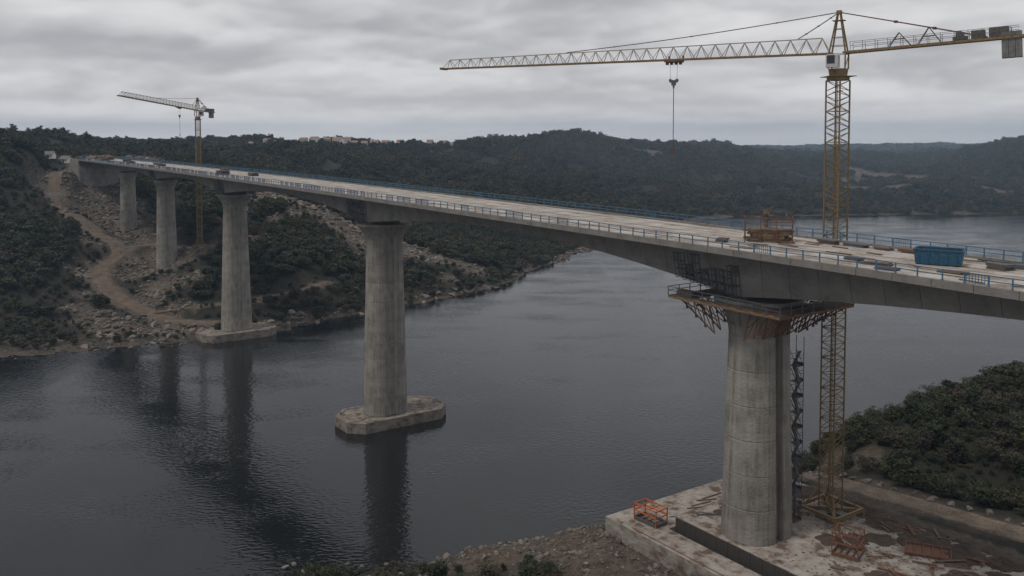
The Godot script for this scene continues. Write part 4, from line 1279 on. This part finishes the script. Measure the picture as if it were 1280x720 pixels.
func plants() -> void:
	var g0 := Color(0.022, 0.030, 0.013)
	var g1 := Color(0.046, 0.050, 0.021)
	var b0 := Color(0.042, 0.038, 0.020)
	var b1 := Color(0.074, 0.062, 0.034)
	var g2 := Color(0.052, 0.060, 0.020)
	var d0 := Color(0.048, 0.037, 0.027)   # dry brown
	var d1 := Color(0.085, 0.066, 0.048)
	var s0 := Color(0.038, 0.044, 0.029)   # grey green
	var s1 := Color(0.066, 0.072, 0.048)
	# ---- shrubs of the near bank: a few originals, then copies
	var shrubs := []
	for i in 7:
		var t := thing("shrub", "dark green leafy shrub on the near bank hillside", "shrub", Transform3D(), "shrubs on the near bank hillside")
		t.set_meta("stem", "shrub")
		part("crown", leaf_mesh(300 + i, [230, 150, 110, 260, 70, 200, 130][i], 10, [0.06, 0.075, 0.06, 0.05, 0.06, 0.07, 0.05][i], [Vector3(0.62, 0.52, 0.62), Vector3(0.5, 0.62, 0.55), Vector3(0.6, 0.45, 0.55), Vector3(0.75, 0.42, 0.7), Vector3(0.5, 0.55, 0.5), Vector3(0.45, 0.7, 0.45), Vector3(0.7, 0.4, 0.6)][i], Vector3(0, 0.5, 0), [g0, g0, b0, g0, d0, g0, s0][i], [g1, g2, b1, g1, d1, Color(0.035, 0.045, 0.018), s1][i]), M.leaf, t)
		part("trunk", trunk_mesh(320 + i, 0.85, 0.03, 0.36), M.bark, t)
		shrubs.append(t)
	var cand := []
	for box in [[44.0, 190.0, 96.0, 215.0, 1.55, 0.55], [-75.0, 20.0, 78.0, 140.0, 2.2, 0.62]]:
		var D: float = box[2]
		while D < box[3]:
			var X: float = box[0]
			while X < box[1]:
				var px: float = X + rng.randf_range(-0.9, 0.9)
				var pd: float = D + rng.randf_range(-0.9, 0.9)
				var h := base_h(px, pd)
				var k := open_ground(px, pd, h + 0.6)
				var nz := patch_noise.get_noise_2d(px * 4.0, pd * 4.0) * 0.5 + 0.5
				if rng.randf() < k * 1.15 and nz > (0.1 if box[4] < 2.0 else 0.3) and (box[4] < 2.0 or pd < 122.0 - absf(px) * 0.1):
					var sz := rng.randf_range(1.0, 2.1) + (1.7 if rng.randf() < 0.22 else 0.0)
					if box[4] > 2.0: sz *= 0.8
					elif nz < 0.34: sz = rng.randf_range(0.5, 1.1)
					cand.append([sz / pd, px, pd, sz])
				X += box[4]
			D += box[4]
	cand.sort_custom(func(a, b): return a[0] > b[0])
	var used := 0
	var xs := [[], [], [], [], [], [], []]
	var cs := [[], [], [], [], [], [], []]
	for c in cand:
		var p := Vector3(c[1], ground_h(c[1], c[2]) - 0.1, -c[2])
		var sc := Vector3(c[3] * rng.randf_range(0.95, 1.35), c[3], c[3] * rng.randf_range(0.95, 1.35))
		var xf := Transform3D(yaw(rng.randf() * TAU).scaled(sc), p)
		if used < 285 and in_sight(p + Vector3(0, c[3], 0)) and absf(p.x) < c[2] * 0.585 and 64.0 - p.y < c[2] * 0.5 + 2.0:
			var k := rng.randi() % 7
			if used < 7:
				k = used
				shrubs[k].transform = xf
			else:
				copy(shrubs[k], xf)
			var near_left: bool = c[1] < 30.0
			var o: Node = get_child(get_child_count() - 1) if used >= 7 else shrubs[k]
			var size := "large " if c[3] > 2.6 else ("small " if c[3] < 1.75 else "")
			o.set_meta("label", size + ("olive green shrub on the rocky shore below the foundation slab" if near_left else ["dark green leafy shrub", "tall fresh green shrub", "yellowish brown shrub", "broad flat dark green shrub", "sparse dry brown shrub", "slender dark green bush", "low grey green shrub"][k] + " on the near bank hillside behind the dirt road"))
			o.set_meta("group", size + "shrubs on the rocky near shore" if near_left else ["dark green", "fresh green", "yellowish", "broad dark", "dry brown", "slender dark", "grey green"][k] + " shrubs on the near bank hillside")
			used += 1
		else:
			var k := rng.randi() % 7
			xs[k].append(xf); cs[k].append(leaf_tint())
	for k in 7:
		multi("undergrowth", (shrubs[k].get_child(0) as MeshInstance3D).mesh, M.leaf, xs[k], cs[k], "dense low scrub filling the near bank between the shrubs", "undergrowth")
	# ---- trees of the far bank
	var trees := []
	for i in 5:
		var t := thing("tree", "dark green tree on the far bank", "tree", Transform3D(), "trees on the far bank")
		t.set_meta("stem", "tree")
		part("crown", leaf_mesh(340 + i, 120, 7, 0.10, Vector3(0.50, 0.46, 0.50), Vector3(0, 0.60, 0), [g0, g0, b0, s0, g0][i], [g1, g2, b1, s1, Color(0.045, 0.055, 0.022)][i]), M.leaf, t)
		part("trunk", trunk_mesh(360 + i, 0.75, 0.035, 0.24), M.bark, t)
		trees.append(t)
	var far_tree := []
	for i in 3:
		far_tree.append(leaf_mesh(380 + i, 60, 7, 0.12, Vector3(0.56, 0.5, 0.56), Vector3(0, 0.45, 0), [g0, g0, s0][i], [g1, g2, b1][i]))
	cand = []
	var fx := [[], [], []]
	var fc := [[], [], []]
	for zone in [[255.0, 600.0, 3.6], [600.0, 1280.0, 5.6], [1280.0, 3200.0, 17.0]]:
		var D: float = zone[0]
		var st: float = zone[2]
		while D < zone[1]:
			var X := -D * 0.62 - 25.0
			while X < D * 0.62 + 25.0:
				var px: float = X + rng.randf_range(-0.5, 0.5) * st
				var pd: float = D + rng.randf_range(-0.5, 0.5) * st
				X += st
				var h := base_h(px, pd)
				if h < 0.35: continue
				var k := open_ground(px, pd, h)
				if k <= 0.0: continue
				var nz := patch_noise.get_noise_2d(px * 1.1, pd * 1.1) * 0.5 + 0.5
				if nz < 0.33 and pd >= 600.0 and (nz < 0.22 or rng.randf() < 0.75): continue
				var gap := nz < 0.34 and pd < 600.0
				var thin := false
				if rng.randf() > k * 1.2:
					if pd > 600.0 or rng.randf() > 0.16: continue
					thin = true
				var sz := (2.6 + 2.6 * nz + rng.randf() * 1.4) if pd < 600.0 else (2.6 + 3.2 * nz + pow(rng.randf(), 3.0) * 5.0)
				if pd > 1280.0: sz = 9.0 + rng.randf() * 6.0
				if gap or thin: sz = 1.3 + rng.randf() * 1.5
				if h < 4.0: sz *= 0.7
				if pd < 560.0:
					var rn := road_near(px, pd + 0.0)
					if rn.z > 0.0: sz *= lerpf(0.35, 1.0, smoothstep(1.0, 9.0, rn.x))
					sz *= lerpf(1.0, 0.45, clampf(bareness(px, pd + 6.0) + bareness(px, pd + 12.0) + bareness(px, pd), 0.0, 1.0))
				if pd < 470.0: cand.append([sz / pd, px, pd, sz])
				else:
					var i := rng.randi() % 3
					var s3 := st * rng.randf_range(0.75, 1.25) * (0.6 + 0.1 * sz)
					fx[i].append(Transform3D(yaw(rng.randf() * TAU).scaled(Vector3(s3, sz, s3)), Vector3(px, ground_h(px, pd) - 0.3, -pd)))
					var lt := leaf_tint()
					# stands of different species: fresh green oak, olive scrub, dry brown heath
					var kind := hill_noise.get_noise_2d(px * 2.3 + 400.0, pd * 2.3) + 0.5 * patch_noise.get_noise_2d(px * 0.9, pd * 0.9)
					var sp := Color(0.8, 0.92, 0.8) if kind < -0.15 else (Color(1.5, 1.3, 1.05) if kind > 0.2 else Color(1.05, 1.05, 1.0))
					fc[i].append(Color(lt.r * sp.r, lt.g * sp.g, lt.b * sp.b))
			D += st
	cand.sort_custom(func(a, b): return a[0] > b[0])
	used = 0
	xs = [[], [], [], [], []]
	cs = [[], [], [], [], []]
	for c in cand:
		var p := Vector3(c[1], ground_h(c[1], c[2]) - 0.15, -c[2])
		var w: float = c[3] * rng.randf_range(0.95, 1.3)
		var xf := Transform3D(yaw(rng.randf() * TAU).scaled(Vector3(w, c[3], w)), p)
		var k := rng.randi() % 5
		if used < 285 and absf(p.x) < c[2] * 0.57 and in_sight(p + Vector3(0, c[3], 0)):
			if used < 5:
				k = used
				trees[k].transform = xf
			else:
				copy(trees[k], xf)
			var o: Node = get_child(get_child_count() - 1) if used >= 5 else trees[k]
			var left: bool = c[1] < -150.0
			var size := "tall " if c[3] > 5.4 else ("low " if c[3] < 4.4 else "")
			o.set_meta("label", size + ("%s tree on the far bank %s" % [["dark green", "fresh green", "brownish olive", "grey green", "very dark green"][k], "left of the winding dirt road" if left else "between the dirt road and the shore"]).replace("left of", "outside"))
			o.set_meta("group", size + "%s trees %s" % [["dark green", "fresh green", "brownish", "grey green", "very dark"][k], "outside the winding road" if left else "on the far bank below the bridge"])
			used += 1
		else:
			xs[k].append(xf); cs[k].append(leaf_tint())
	for k in 5:
		multi("bank_scrub", (trees[k].get_child(0) as MeshInstance3D).mesh, M.leaf, xs[k], cs[k], "dense dark scrub covering the far bank of the river", "scrub")
	for k in 3:
		multi("woodland", far_tree[k], M.leaf, fx[k], fc[k], "distant dark woodland covering the hills beyond the river", "woodland")
func rocks() -> void:
	var cols := [Color(0.235, 0.205, 0.175), Color(0.30, 0.275, 0.25), Color(0.19, 0.165, 0.14), Color(0.34, 0.32, 0.295)]
	var ms := []
	for i in 6: ms.append(rock_mesh(500 + i, cols[i % 4]))
	var proto := []
	for i in 6:
		var o := part(numbered("boulder"), ms[i], M.rock, self)
		o.set_meta("stem", "boulder")
		tag(o, "rough grey brown boulder", "boulder", "boulders")
		proto.append(o)
	var spots := []
	for i in 90:   # along the near waterline, from the bushes to the slab corner
		var f := rng.randf()
		var X := lerpf(-34.0, 17.0, f)
		var D := 124.0 + 0.10 * (X + 20.0) * (1.0 if X > -20.0 else 0.0) + rng.randf_range(-4.0, 7.0)
		spots.append([X, D, rng.randf_range(0.5, 1.5), "rough boulder on the near shore below the foundation slab", "boulders on the near shore"])
	for i in 36:   # behind the rear edge of the slab
		var w := rng.randf_range(-10.0, 13.0)
		var s := rng.randf_range(17.2, 20.5)
		spots.append([31.2 - SD * s + CD * w, 112.0 + CD * s + SD * w, rng.randf_range(0.5, 1.3), "rough boulder behind the rear edge of the foundation slab", "boulders behind the foundation slab"])
	var rd: PackedVector3Array = roads[3].line
	for i in 110:   # along the outer edge of the near road
		var k := rng.randi_range(2, rd.size() - 8)
		var t := (rd[k + 1] - rd[k]).normalized()
		var sd := Vector3(-t.z, 0, t.x)
		if sd.x < 0.0: sd = -sd
		var p := rd[k] + sd * rng.randf_range(2.9, 4.3)
		spots.append([p.x, -p.z, rng.randf_range(0.4, 1.2), "pale boulder along the edge of the dirt road behind the crane", "boulders edging the near dirt road"])
	for i in spots.size():
		var q: Array = spots[i]
		var h := ground_h(q[0], q[1])
		var sc := Vector3(q[2] * rng.randf_range(0.8, 1.3), q[2] * rng.randf_range(0.7, 1.0), q[2])
		var xf := Transform3D(Basis.from_euler(Vector3(rng.randf_range(-0.5, 0.5), rng.randf() * TAU, rng.randf_range(-0.5, 0.5))).scaled_local(sc), Vector3(q[0], maxf(h, -0.2) + q[2] * 0.1, -q[1]))
		var o: Node3D
		if i < 6:
			o = proto[i]; o.transform = xf
		else:
			o = copy(proto[rng.randi() % 6], xf)
		var size := "large " if q[2] > 1.05 else ("small " if q[2] < 0.75 else "")
		o.set_meta("label", size + q[3]); o.set_meta("group", size + q[4])
	# loose stones too many to count
	var xs := [[], [], [], [], [], []]
	var cs := [[], [], [], [], [], []]
	var put := func(X: float, D: float, sz: float) -> void:
		var k := rng.randi() % 6
		var h := ground_h(X, D)
		if h < -0.5: return
		if D < 600.0:
			var r := road_near(X, D)
			if r.z > 0.0 and r.x < 0.6: return
		if D < 170.0 and in_slab(X, D, 0.3): return
		var bq := to_bridge(X, D)
		if absf(bq.y) < 15.0 and ((bq.x > 96.0 and bq.x < 112.0) or (bq.x > 200.0 and bq.x < 215.0)): return
		xs[k].append(Transform3D(Basis.from_euler(Vector3(rng.randf_range(-0.6, 0.6), rng.randf() * TAU, rng.randf_range(-0.6, 0.6))).scaled_local(Vector3(sz * rng.randf_range(0.8, 1.5), sz * rng.randf_range(0.6, 1.0), sz)), Vector3(X, h + sz * 0.08, -D)))
		var f := rng.randf_range(0.6, 1.25)
		cs[k].append(Color(f, f * rng.randf_range(0.95, 1.0), f * rng.randf_range(0.9, 1.0)))
	for b in bare:
		if b.y > 700.0: continue
		var n := int(b.z * b.z * (1.5 if b.y > 200.0 else 1.6))
		for i in n:
			var a := rng.randf() * TAU
			var r := b.z * 1.05 * sqrt(rng.randf())
			var sz := rng.randf_range(0.4, 1.3) + (1.4 if rng.randf() < 0.08 else 0.0)
			put.call(b.x + cos(a) * r, b.y + sin(a) * r, sz if b.y > 200.0 else sz * 0.4)
	for i in 22000:   # the far waterline
		var D := rng.randf_range(250.0, 560.0)
		var X := rng.randf_range(-0.58, 0.16) * D
		var h := base_h(X, D)
		if h > -0.4 and h < 1.3 and rng.randf() < 0.75: put.call(X, D, pow(rng.randf(), 2.5) * 2.6 + 0.3) if X > -128.0 or rng.randf() < 0.25 else null
	for i in 5200:   # stones of the near bank
		var X := rng.randf_range(-48.0, 24.0)
		var D := rng.randf_range(92.0, 142.0)
		var h := base_h(X, D)
		if h > -0.3 and (h < 6.0 or rng.randf() < 0.4): put.call(X, D, rng.randf_range(0.12, 0.55))
	for i in 1500:
		var w := rng.randf_range(-12.0, 26.0)
		var s := rng.randf_range(9.0, 27.0)
		put.call(31.2 - SD * s + CD * w, 112.0 + CD * s + SD * w, rng.randf_range(0.15, 0.7))
	for i in 1300:   # crumbs of stone and concrete on the slab
		var k := rng.randi() % 6
		var sz := rng.randf_range(0.05, 0.26)
		var s := rng.randf_range(-28.0, 8.8)
		var w := rng.randf_range(-4.6, 17.8)
		if Vector2(s, w).length() < 6.5: continue
		var q := BT * Vector3(s, 13.4 + sz * 0.15, w)
		xs[k].append(Transform3D(Basis.from_euler(Vector3(rng.randf(), rng.randf() * TAU, 0)).scaled_local(Vector3(sz * 1.5, sz * 0.8, sz)), q))
		var cf := rng.randf_range(0.5, 1.5)
		cs[k].append(Color(cf, cf * 0.97, cf * 0.93))
	for k in 6:
		multi("rubble", ms[k], M.rock, xs[k], cs[k], "loose grey brown rubble strewn over the banks", "rubble")
func houses() -> void:
	var spots := [[-262, 968, 0, 9, 4.5], [-252, 975, 1, 11, 4.2], [-240, 985, 0, 13, 4.0], [-228, 990, 1, 9, 5.0], [-176, 962, 0, 10, 4.6], [-166, 955, 1, 8, 4.2], [-158, 968, 0, 8, 4.0], [-136, 972, 1, 9, 4.4], [-122, 984, 0, 8, 4.0], [-106, 988, 1, 9, 4.6], [-90, 992, 0, 8, 5.6], [-50, 1005, 1, 9, 4.4], [-40, 1000, 0, 8, 5.0], [-24, 1008, 1, 10, 4.2], [-276, 960, 0, 8, 4.2], [-215, 985, 0, 10, 4.6], [-200, 980, 1, 8, 4.2], [-188, 975, 0, 12, 4.2], [-148, 970, 0, 10, 4.8], [-76, 996, 0, 9, 4.2], [-64, 1000, 0, 11, 4.6], [-10, 1010, 0, 9, 4.2], [-246, 477, 0, 4.6, 1.6], [-240, 482, 0, 5.4, 1.5]]
	var where := ["at the left end of the ridge row".replace("left", "bridgeward"), "with a long front on the ridge", "with the longest front on the ridge", "standing tall among ridge trees", "below the ridge crest in a clearing", "beside the clearing below the ridge crest", "at the end of the clearing below the crest", "halfway along the wooded ridge", "small, halfway along the wooded ridge", "under the trees of the ridge crest", "tall and narrow on the ridge crest", "toward the rounded hilltop", "tall, toward the rounded hilltop", "nearest the rounded hilltop", "first in the row at the bridgeward end", "long and pale beside the tall ridge house", "low and square in the middle of the ridge", "with a very long pale front on the ridge", "pale and tall between clearing and crest", "pale, short of the rounded hilltop", "long and pale, short of the rounded hilltop", "last in the row under the rounded hilltop", "grey roofed shed in the trees above the dirt road", "grey roofed shed at the top of the dirt road"]
	for i in spots.size():
		var q: Array = spots[i]
		if q[3] > 6: q[1] -= 8
		var h := ground_h(q[0], q[1])
		var t := thing("house", "small %s %s" % ["cream" if q[2] == 0 else "ochre", (("house with tiled roof " if q[3] > 6 else "") + where[i])], "house", Transform3D(yaw(rng.randf_range(-0.4, 0.4)), Vector3(q[0], h - 0.6, -q[1])), "houses on the far ridge")
		var L: float = q[3] * (0.8 if q[3] > 6 else 1.0)
		var H: float = q[4] + (1.1 if q[3] > 6 else 0.6)
		var W := 7.0 if L > 7.0 else 3.6
		var b := MB.new()
		b.box(Vector3(0, H * 0.5, 0), Vector3(L, H, W))
		for x in [-1.0, 1.0]: b.tri(Vector3(x * L * 0.5, H, W * 0.5 * x), Vector3(x * L * 0.5, H, -W * 0.5 * x), Vector3(x * L * 0.5, H + 1.7, 0))
		part("wall", b, M.wall_a if q[2] == 0 else M.wall_b, t)
		b = MB.new()
		for z in [-1.0, 1.0]:
			b.bar(Vector3(0, H - 0.12, z * (W * 0.5 + 0.45)), Vector3(0, H + 1.82, 0), L + 0.8, 0.16, Vector3(0, 1, 0))
		part("roof", b, M.roof if L > 6.0 else M.weight, t)
		var n := int(L / 3.0)
		for k in n:
			b = MB.new()
			b.box(Vector3((k - (n - 1) * 0.5) * 2.8, H * 0.55, W * 0.5 + 0.02), Vector3(1.1, 1.4, 0.08))
			part("window", b, M.pane, t)

# ---------------------------------------------------------------- sky
func overcast() -> Sky:
	var W := 2048
	var H := 1024
	var im := Image.create_empty(W, H, false, Image.FORMAT_RGBF)
	var n1 := noise(71, 0.7, 5)
	var n2 := noise(72, 2.0, 5)
	var n3 := noise(73, 0.35, 2)
	var horizon := Color(0.68, 0.675, 0.685)
	im.fill_rect(Rect2i(0, H / 2, W, H / 2), horizon)
	for y in H / 2:
		var el := PI * (0.5 - (y + 0.5) / H)
		var st := 1 if el < 0.35 else 4
		for x in range(0, W, st):
			var az := TAU * (x + 0.5) / W
			var k := 1.0 / (sin(el) + 0.10)
			var p := Vector2(cos(az), sin(az)) * cos(el) * k
			var a := n1.get_noise_2d(p.x * 0.62, p.y * 0.62)
			var t := 0.52 + a * 0.75 + n2.get_noise_2d(p.x * 0.9 + a * 0.9, p.y * 0.9 - a * 0.7) * 0.32 + n3.get_noise_2d(p.x, p.y) * 0.35
			t = clampf(t - 0.22 * smoothstep(0.03, 0.2, el), 0.0, 1.0)
			t = t * t * (3.0 - 2.0 * t)
			var c := Color(0.37, 0.374, 0.398).lerp(Color(0.74, 0.74, 0.75), t)
			c = c.lerp(horizon, exp(-el * 16.0) * 0.75)
			for i in st: im.set_pixel(x + i, y, c)
	var sm := PanoramaSkyMaterial.new()
	sm.panorama = ImageTexture.create_from_image(im)
	var s := Sky.new()
	s.sky_material = sm
	return s

func _ready() -> void:
	rng.seed = 20240
	# ---- camera
	var cam := Camera3D.new()
	cam.name = "camera"
	cam.position = Vector3(0, 64, 0)
	cam.rotation = Vector3(-atan(0.05), 0, 0)
	cam.near = 0.5
	cam.far = 12000.0
	cam.set_frustum(0.5 * 720.0 / 1120.0, Vector2(0, -0.5 * 136.0 / 1120.0), 0.5, 12000.0)
	add_child(cam)
	cam.current = true
	# ---- sky, air, exposure
	var env := Environment.new()
	env.background_mode = Environment.BG_SKY
	env.sky = overcast()
	env.background_energy_multiplier = 1.0
	env.tonemap_mode = Environment.TONE_MAPPER_LINEAR
	env.tonemap_exposure = 1.0
	env.fog_enabled = true
	env.fog_mode = Environment.FOG_MODE_EXPONENTIAL
	env.fog_density = 0.00014
	env.fog_light_color = Color(0.72, 0.83, 0.95)
	env.volumetric_fog_enabled = true
	env.volumetric_fog_density = 0.0
	env.sdfgi_enabled = true; env.ssao_enabled = true; env.ssil_enabled = true
	var we := WorldEnvironment.new()
	we.name = "world"
	we.environment = env
	add_child(we)
	# ---- sun behind the cloud
	var sun := DirectionalLight3D.new()
	sun.name = "sun"
	sun.light_energy = 0.48
	sun.light_angular_distance = 14.0
	sun.light_color = Color(1.0, 0.97, 0.93)
	sun.shadow_enabled = true
	sun.rotation = Vector3(deg_to_rad(-62), deg_to_rad(-60), 0)
	add_child(sun)
	# ---- materials and ground
	make_materials()
	fine_noise = noise(31, 0.11, 4)
	hill_noise = noise(32, 0.006, 3)
	patch_noise = noise(33, 0.02, 4)
	build_grid()
	add_road([Vector2(-231, 500), Vector2(-232, 478), Vector2(-231, 462), Vector2(-226, 445), Vector2(-219, 428), Vector2(-209, 410), Vector2(-197, 398), Vector2(-185, 389), Vector2(-172, 379), Vector2(-162, 368), Vector2(-160, 358), Vector2(-160, 348), Vector2(-156, 337), Vector2(-150, 328), Vector2(-142, 319), Vector2(-133, 311), Vector2(-122, 302), Vector2(-113, 297), Vector2(-104, 294), Vector2(-97, 294)], 3.0)
	add_road([Vector2(-122, 304), Vector2(-110, 307), Vector2(-95, 309), Vector2(-85, 314), Vector2(-75, 322), Vector2(-69, 331)], 1.2)
	add_road([Vector2(-161, 370), Vector2(-156, 375), Vector2(-150, 374), Vector2(-134, 364), Vector2(-120, 357)], 1.8)
	add_road([Vector2(45, 152), Vector2(46.5, 142), Vector2(48, 135), Vector2(51.6, 129), Vector2(57.1, 122.9), Vector2(61.5, 117.4), Vector2(65.6, 112.4), Vector2(75, 100), Vector2(86, 84), Vector2(98, 60)], 2.4)
	for b in [[-214, 447, 17], [-204, 436, 16], [-194, 428, 17], [-185, 420, 14], [-177, 411, 14], [-166, 398, 12], [-155, 386, 12], [-148, 358, 9], [-135, 347, 10], [-128, 326, 9], [-146, 343, 8], [-131, 316, 8], [-163, 336, 6], [-166, 348, 5], [-138, 294, 8], [-129, 287, 9], [-113, 286, 9], [-103, 288, 8], [-148, 302, 5], [-124, 356, 9], [-119, 331, 7], [-115, 308, 6], [-150, 316, 6], [-172, 366, 5], [-118, 300, 7],
			[-117, 444, 14], [-106, 436, 13], [-96, 424, 12], [-88, 411, 12], [-76, 402, 13], [-65, 392, 13], [-54, 396, 14], [-44, 398, 13], [-33, 396, 11], [-18, 394, 9], [-26, 372, 5], [-60, 375, 6], [-117, 389, 5], [-122, 420, 7], [-125, 448, 9], [-122, 464, 9], [-102, 358, 4], [-101, 383, 5], [-96, 396, 5],
			[-79, 291, 6], [-71, 302, 5], [-224, 495, 14], [-205, 500, 14], [-215, 520, 14], [-240, 500, 9],
			[380, 955, 34], [360, 840, 20], [332, 862, 16], [386, 814, 22], [414, 772, 14], [350, 905, 24], [415, 920, 20], [450, 830, 18], [500, 800, 20], [250, 800, 14], [150, 960, 18], [-60, 960, 16], [-200, 880, 14],
			[6, 113, 9], [1, 117, 8], [-4, 118, 7], [54, 148, 3], [57, 141, 3], [-222, 432, 10], [-213, 410, 9], [-204, 396, 8], [-193, 386, 7], [12, 108, 9], [16, 100, 10]]:
		bare.append(Vector3(b[0], b[1], b[2]))
	for c in [[-276, 948, 12], [-262, 955, 14], [-250, 962, 16], [-232, 972, 16], [-214, 972, 13], [-200, 967, 12], [-186, 962, 14], [-168, 945, 20], [-146, 957, 14], [-134, 962, 12], [-114, 970, 14], [-92, 980, 12], [-70, 986, 14], [-46, 990, 14], [-26, 995, 13], [-10, 998, 11], [-243, 478, 7], [-126, 360, 6]]:
		clearings.append(Vector3(c[0], c[1], c[2]))
	terrain()
	# ---- the viaduct and the cranes
	viaduct()
	abutment()
	railing(-9.3, "blue steel guard railing along the near edge of the viaduct deck", 5)
	railing(9.3, "blue steel guard railing along the far edge of the viaduct deck", 6)
	var jib_dir := Vector2(-53.6, 33.0)
	crane("tall yellow tower crane standing beside the nearest bridge pier", Vector3(42.4, 13.4, -117.0), {"side": 2.08, "mast": 57.6, "mast_yaw": 0.785 - 0.349 + 0.17, "base": 2.9, "sec": 4.0, "chord": 0.16, "lace": 0.075, "panels": 3, "jib_y": 61.0, "jib_yaw": atan2(33.0, -53.6), "jib": 62.9, "jib_rise": 0.4, "jib_h0": 2.15, "jib_h1": 1.5, "jib_w": 1.35, "bay": 2.05, "counter": 24.5, "counter_rise": 0.95, "head": 5.4, "pend": 40.0, "trolley": 22.6, "hook": 2.7, "sling": 9.6, "weight_at": 0.79})
	crane("smaller tower crane on the wooded far bank behind the viaduct", Vector3(-126, ground_h(-126, 360) - 0.1, -360.0), {"side": 1.8, "mast": 51.5, "mast_yaw": 0.5, "base": 2.4, "sec": 4.0, "chord": 0.2, "lace": 0.11, "panels": 2, "jib_y": 73.6 - ground_h(-126, 360), "jib_yaw": atan2(-60.0, -5.0), "jib": 60.0, "jib_rise": 3.3, "jib_h0": 2.0, "jib_h1": 1.6, "jib_w": 1.4, "bay": 2.4, "counter": 15.0, "counter_rise": -0.6, "head": 5.0, "pend": 34.0, "trolley": 16.0, "hook": 3.0, "sling": 7.0, "weight_at": 0.85})
	# ---- site
	pile_cap()
	pier_platform()
	girder_scaffold(104.5, 7, 0.75, "bluish scaffold hung on the girder web above the pier in the river")
	girder_scaffold(0.0, 8, 0.45, "bluish scaffold hung on the girder web above the nearest pier")
	girder_scaffold(205.0, 6, 0.6, "bluish scaffold hung on the girder web above the far shore pier")
	girder_scaffold(292.0, 5, 0.7, "bluish scaffold hung on the girder web above the second land pier")
	scaffold_tower()
	deck_things()
	slab_things()
	houses()
	# ---- a thin bank of mist over the far reach of the river
	var mist := FogVolume.new()
	mist.name = "mist_bank"
	mist.shape = RenderingServer.FOG_VOLUME_SHAPE_ELLIPSOID
	mist.size = Vector3(1500, 150, 800)
	mist.position = Vector3(520, 20, -1020)
	var fm := FogMaterial.new()
	fm.density = 0.00035
	fm.albedo = Color(0.80, 0.88, 0.96)
	mist.material = fm
	add_child(mist)
	tag(mist, "thin pale mist over the far wooded shore", "mist", "", "stuff")
	rocks()
	plants()
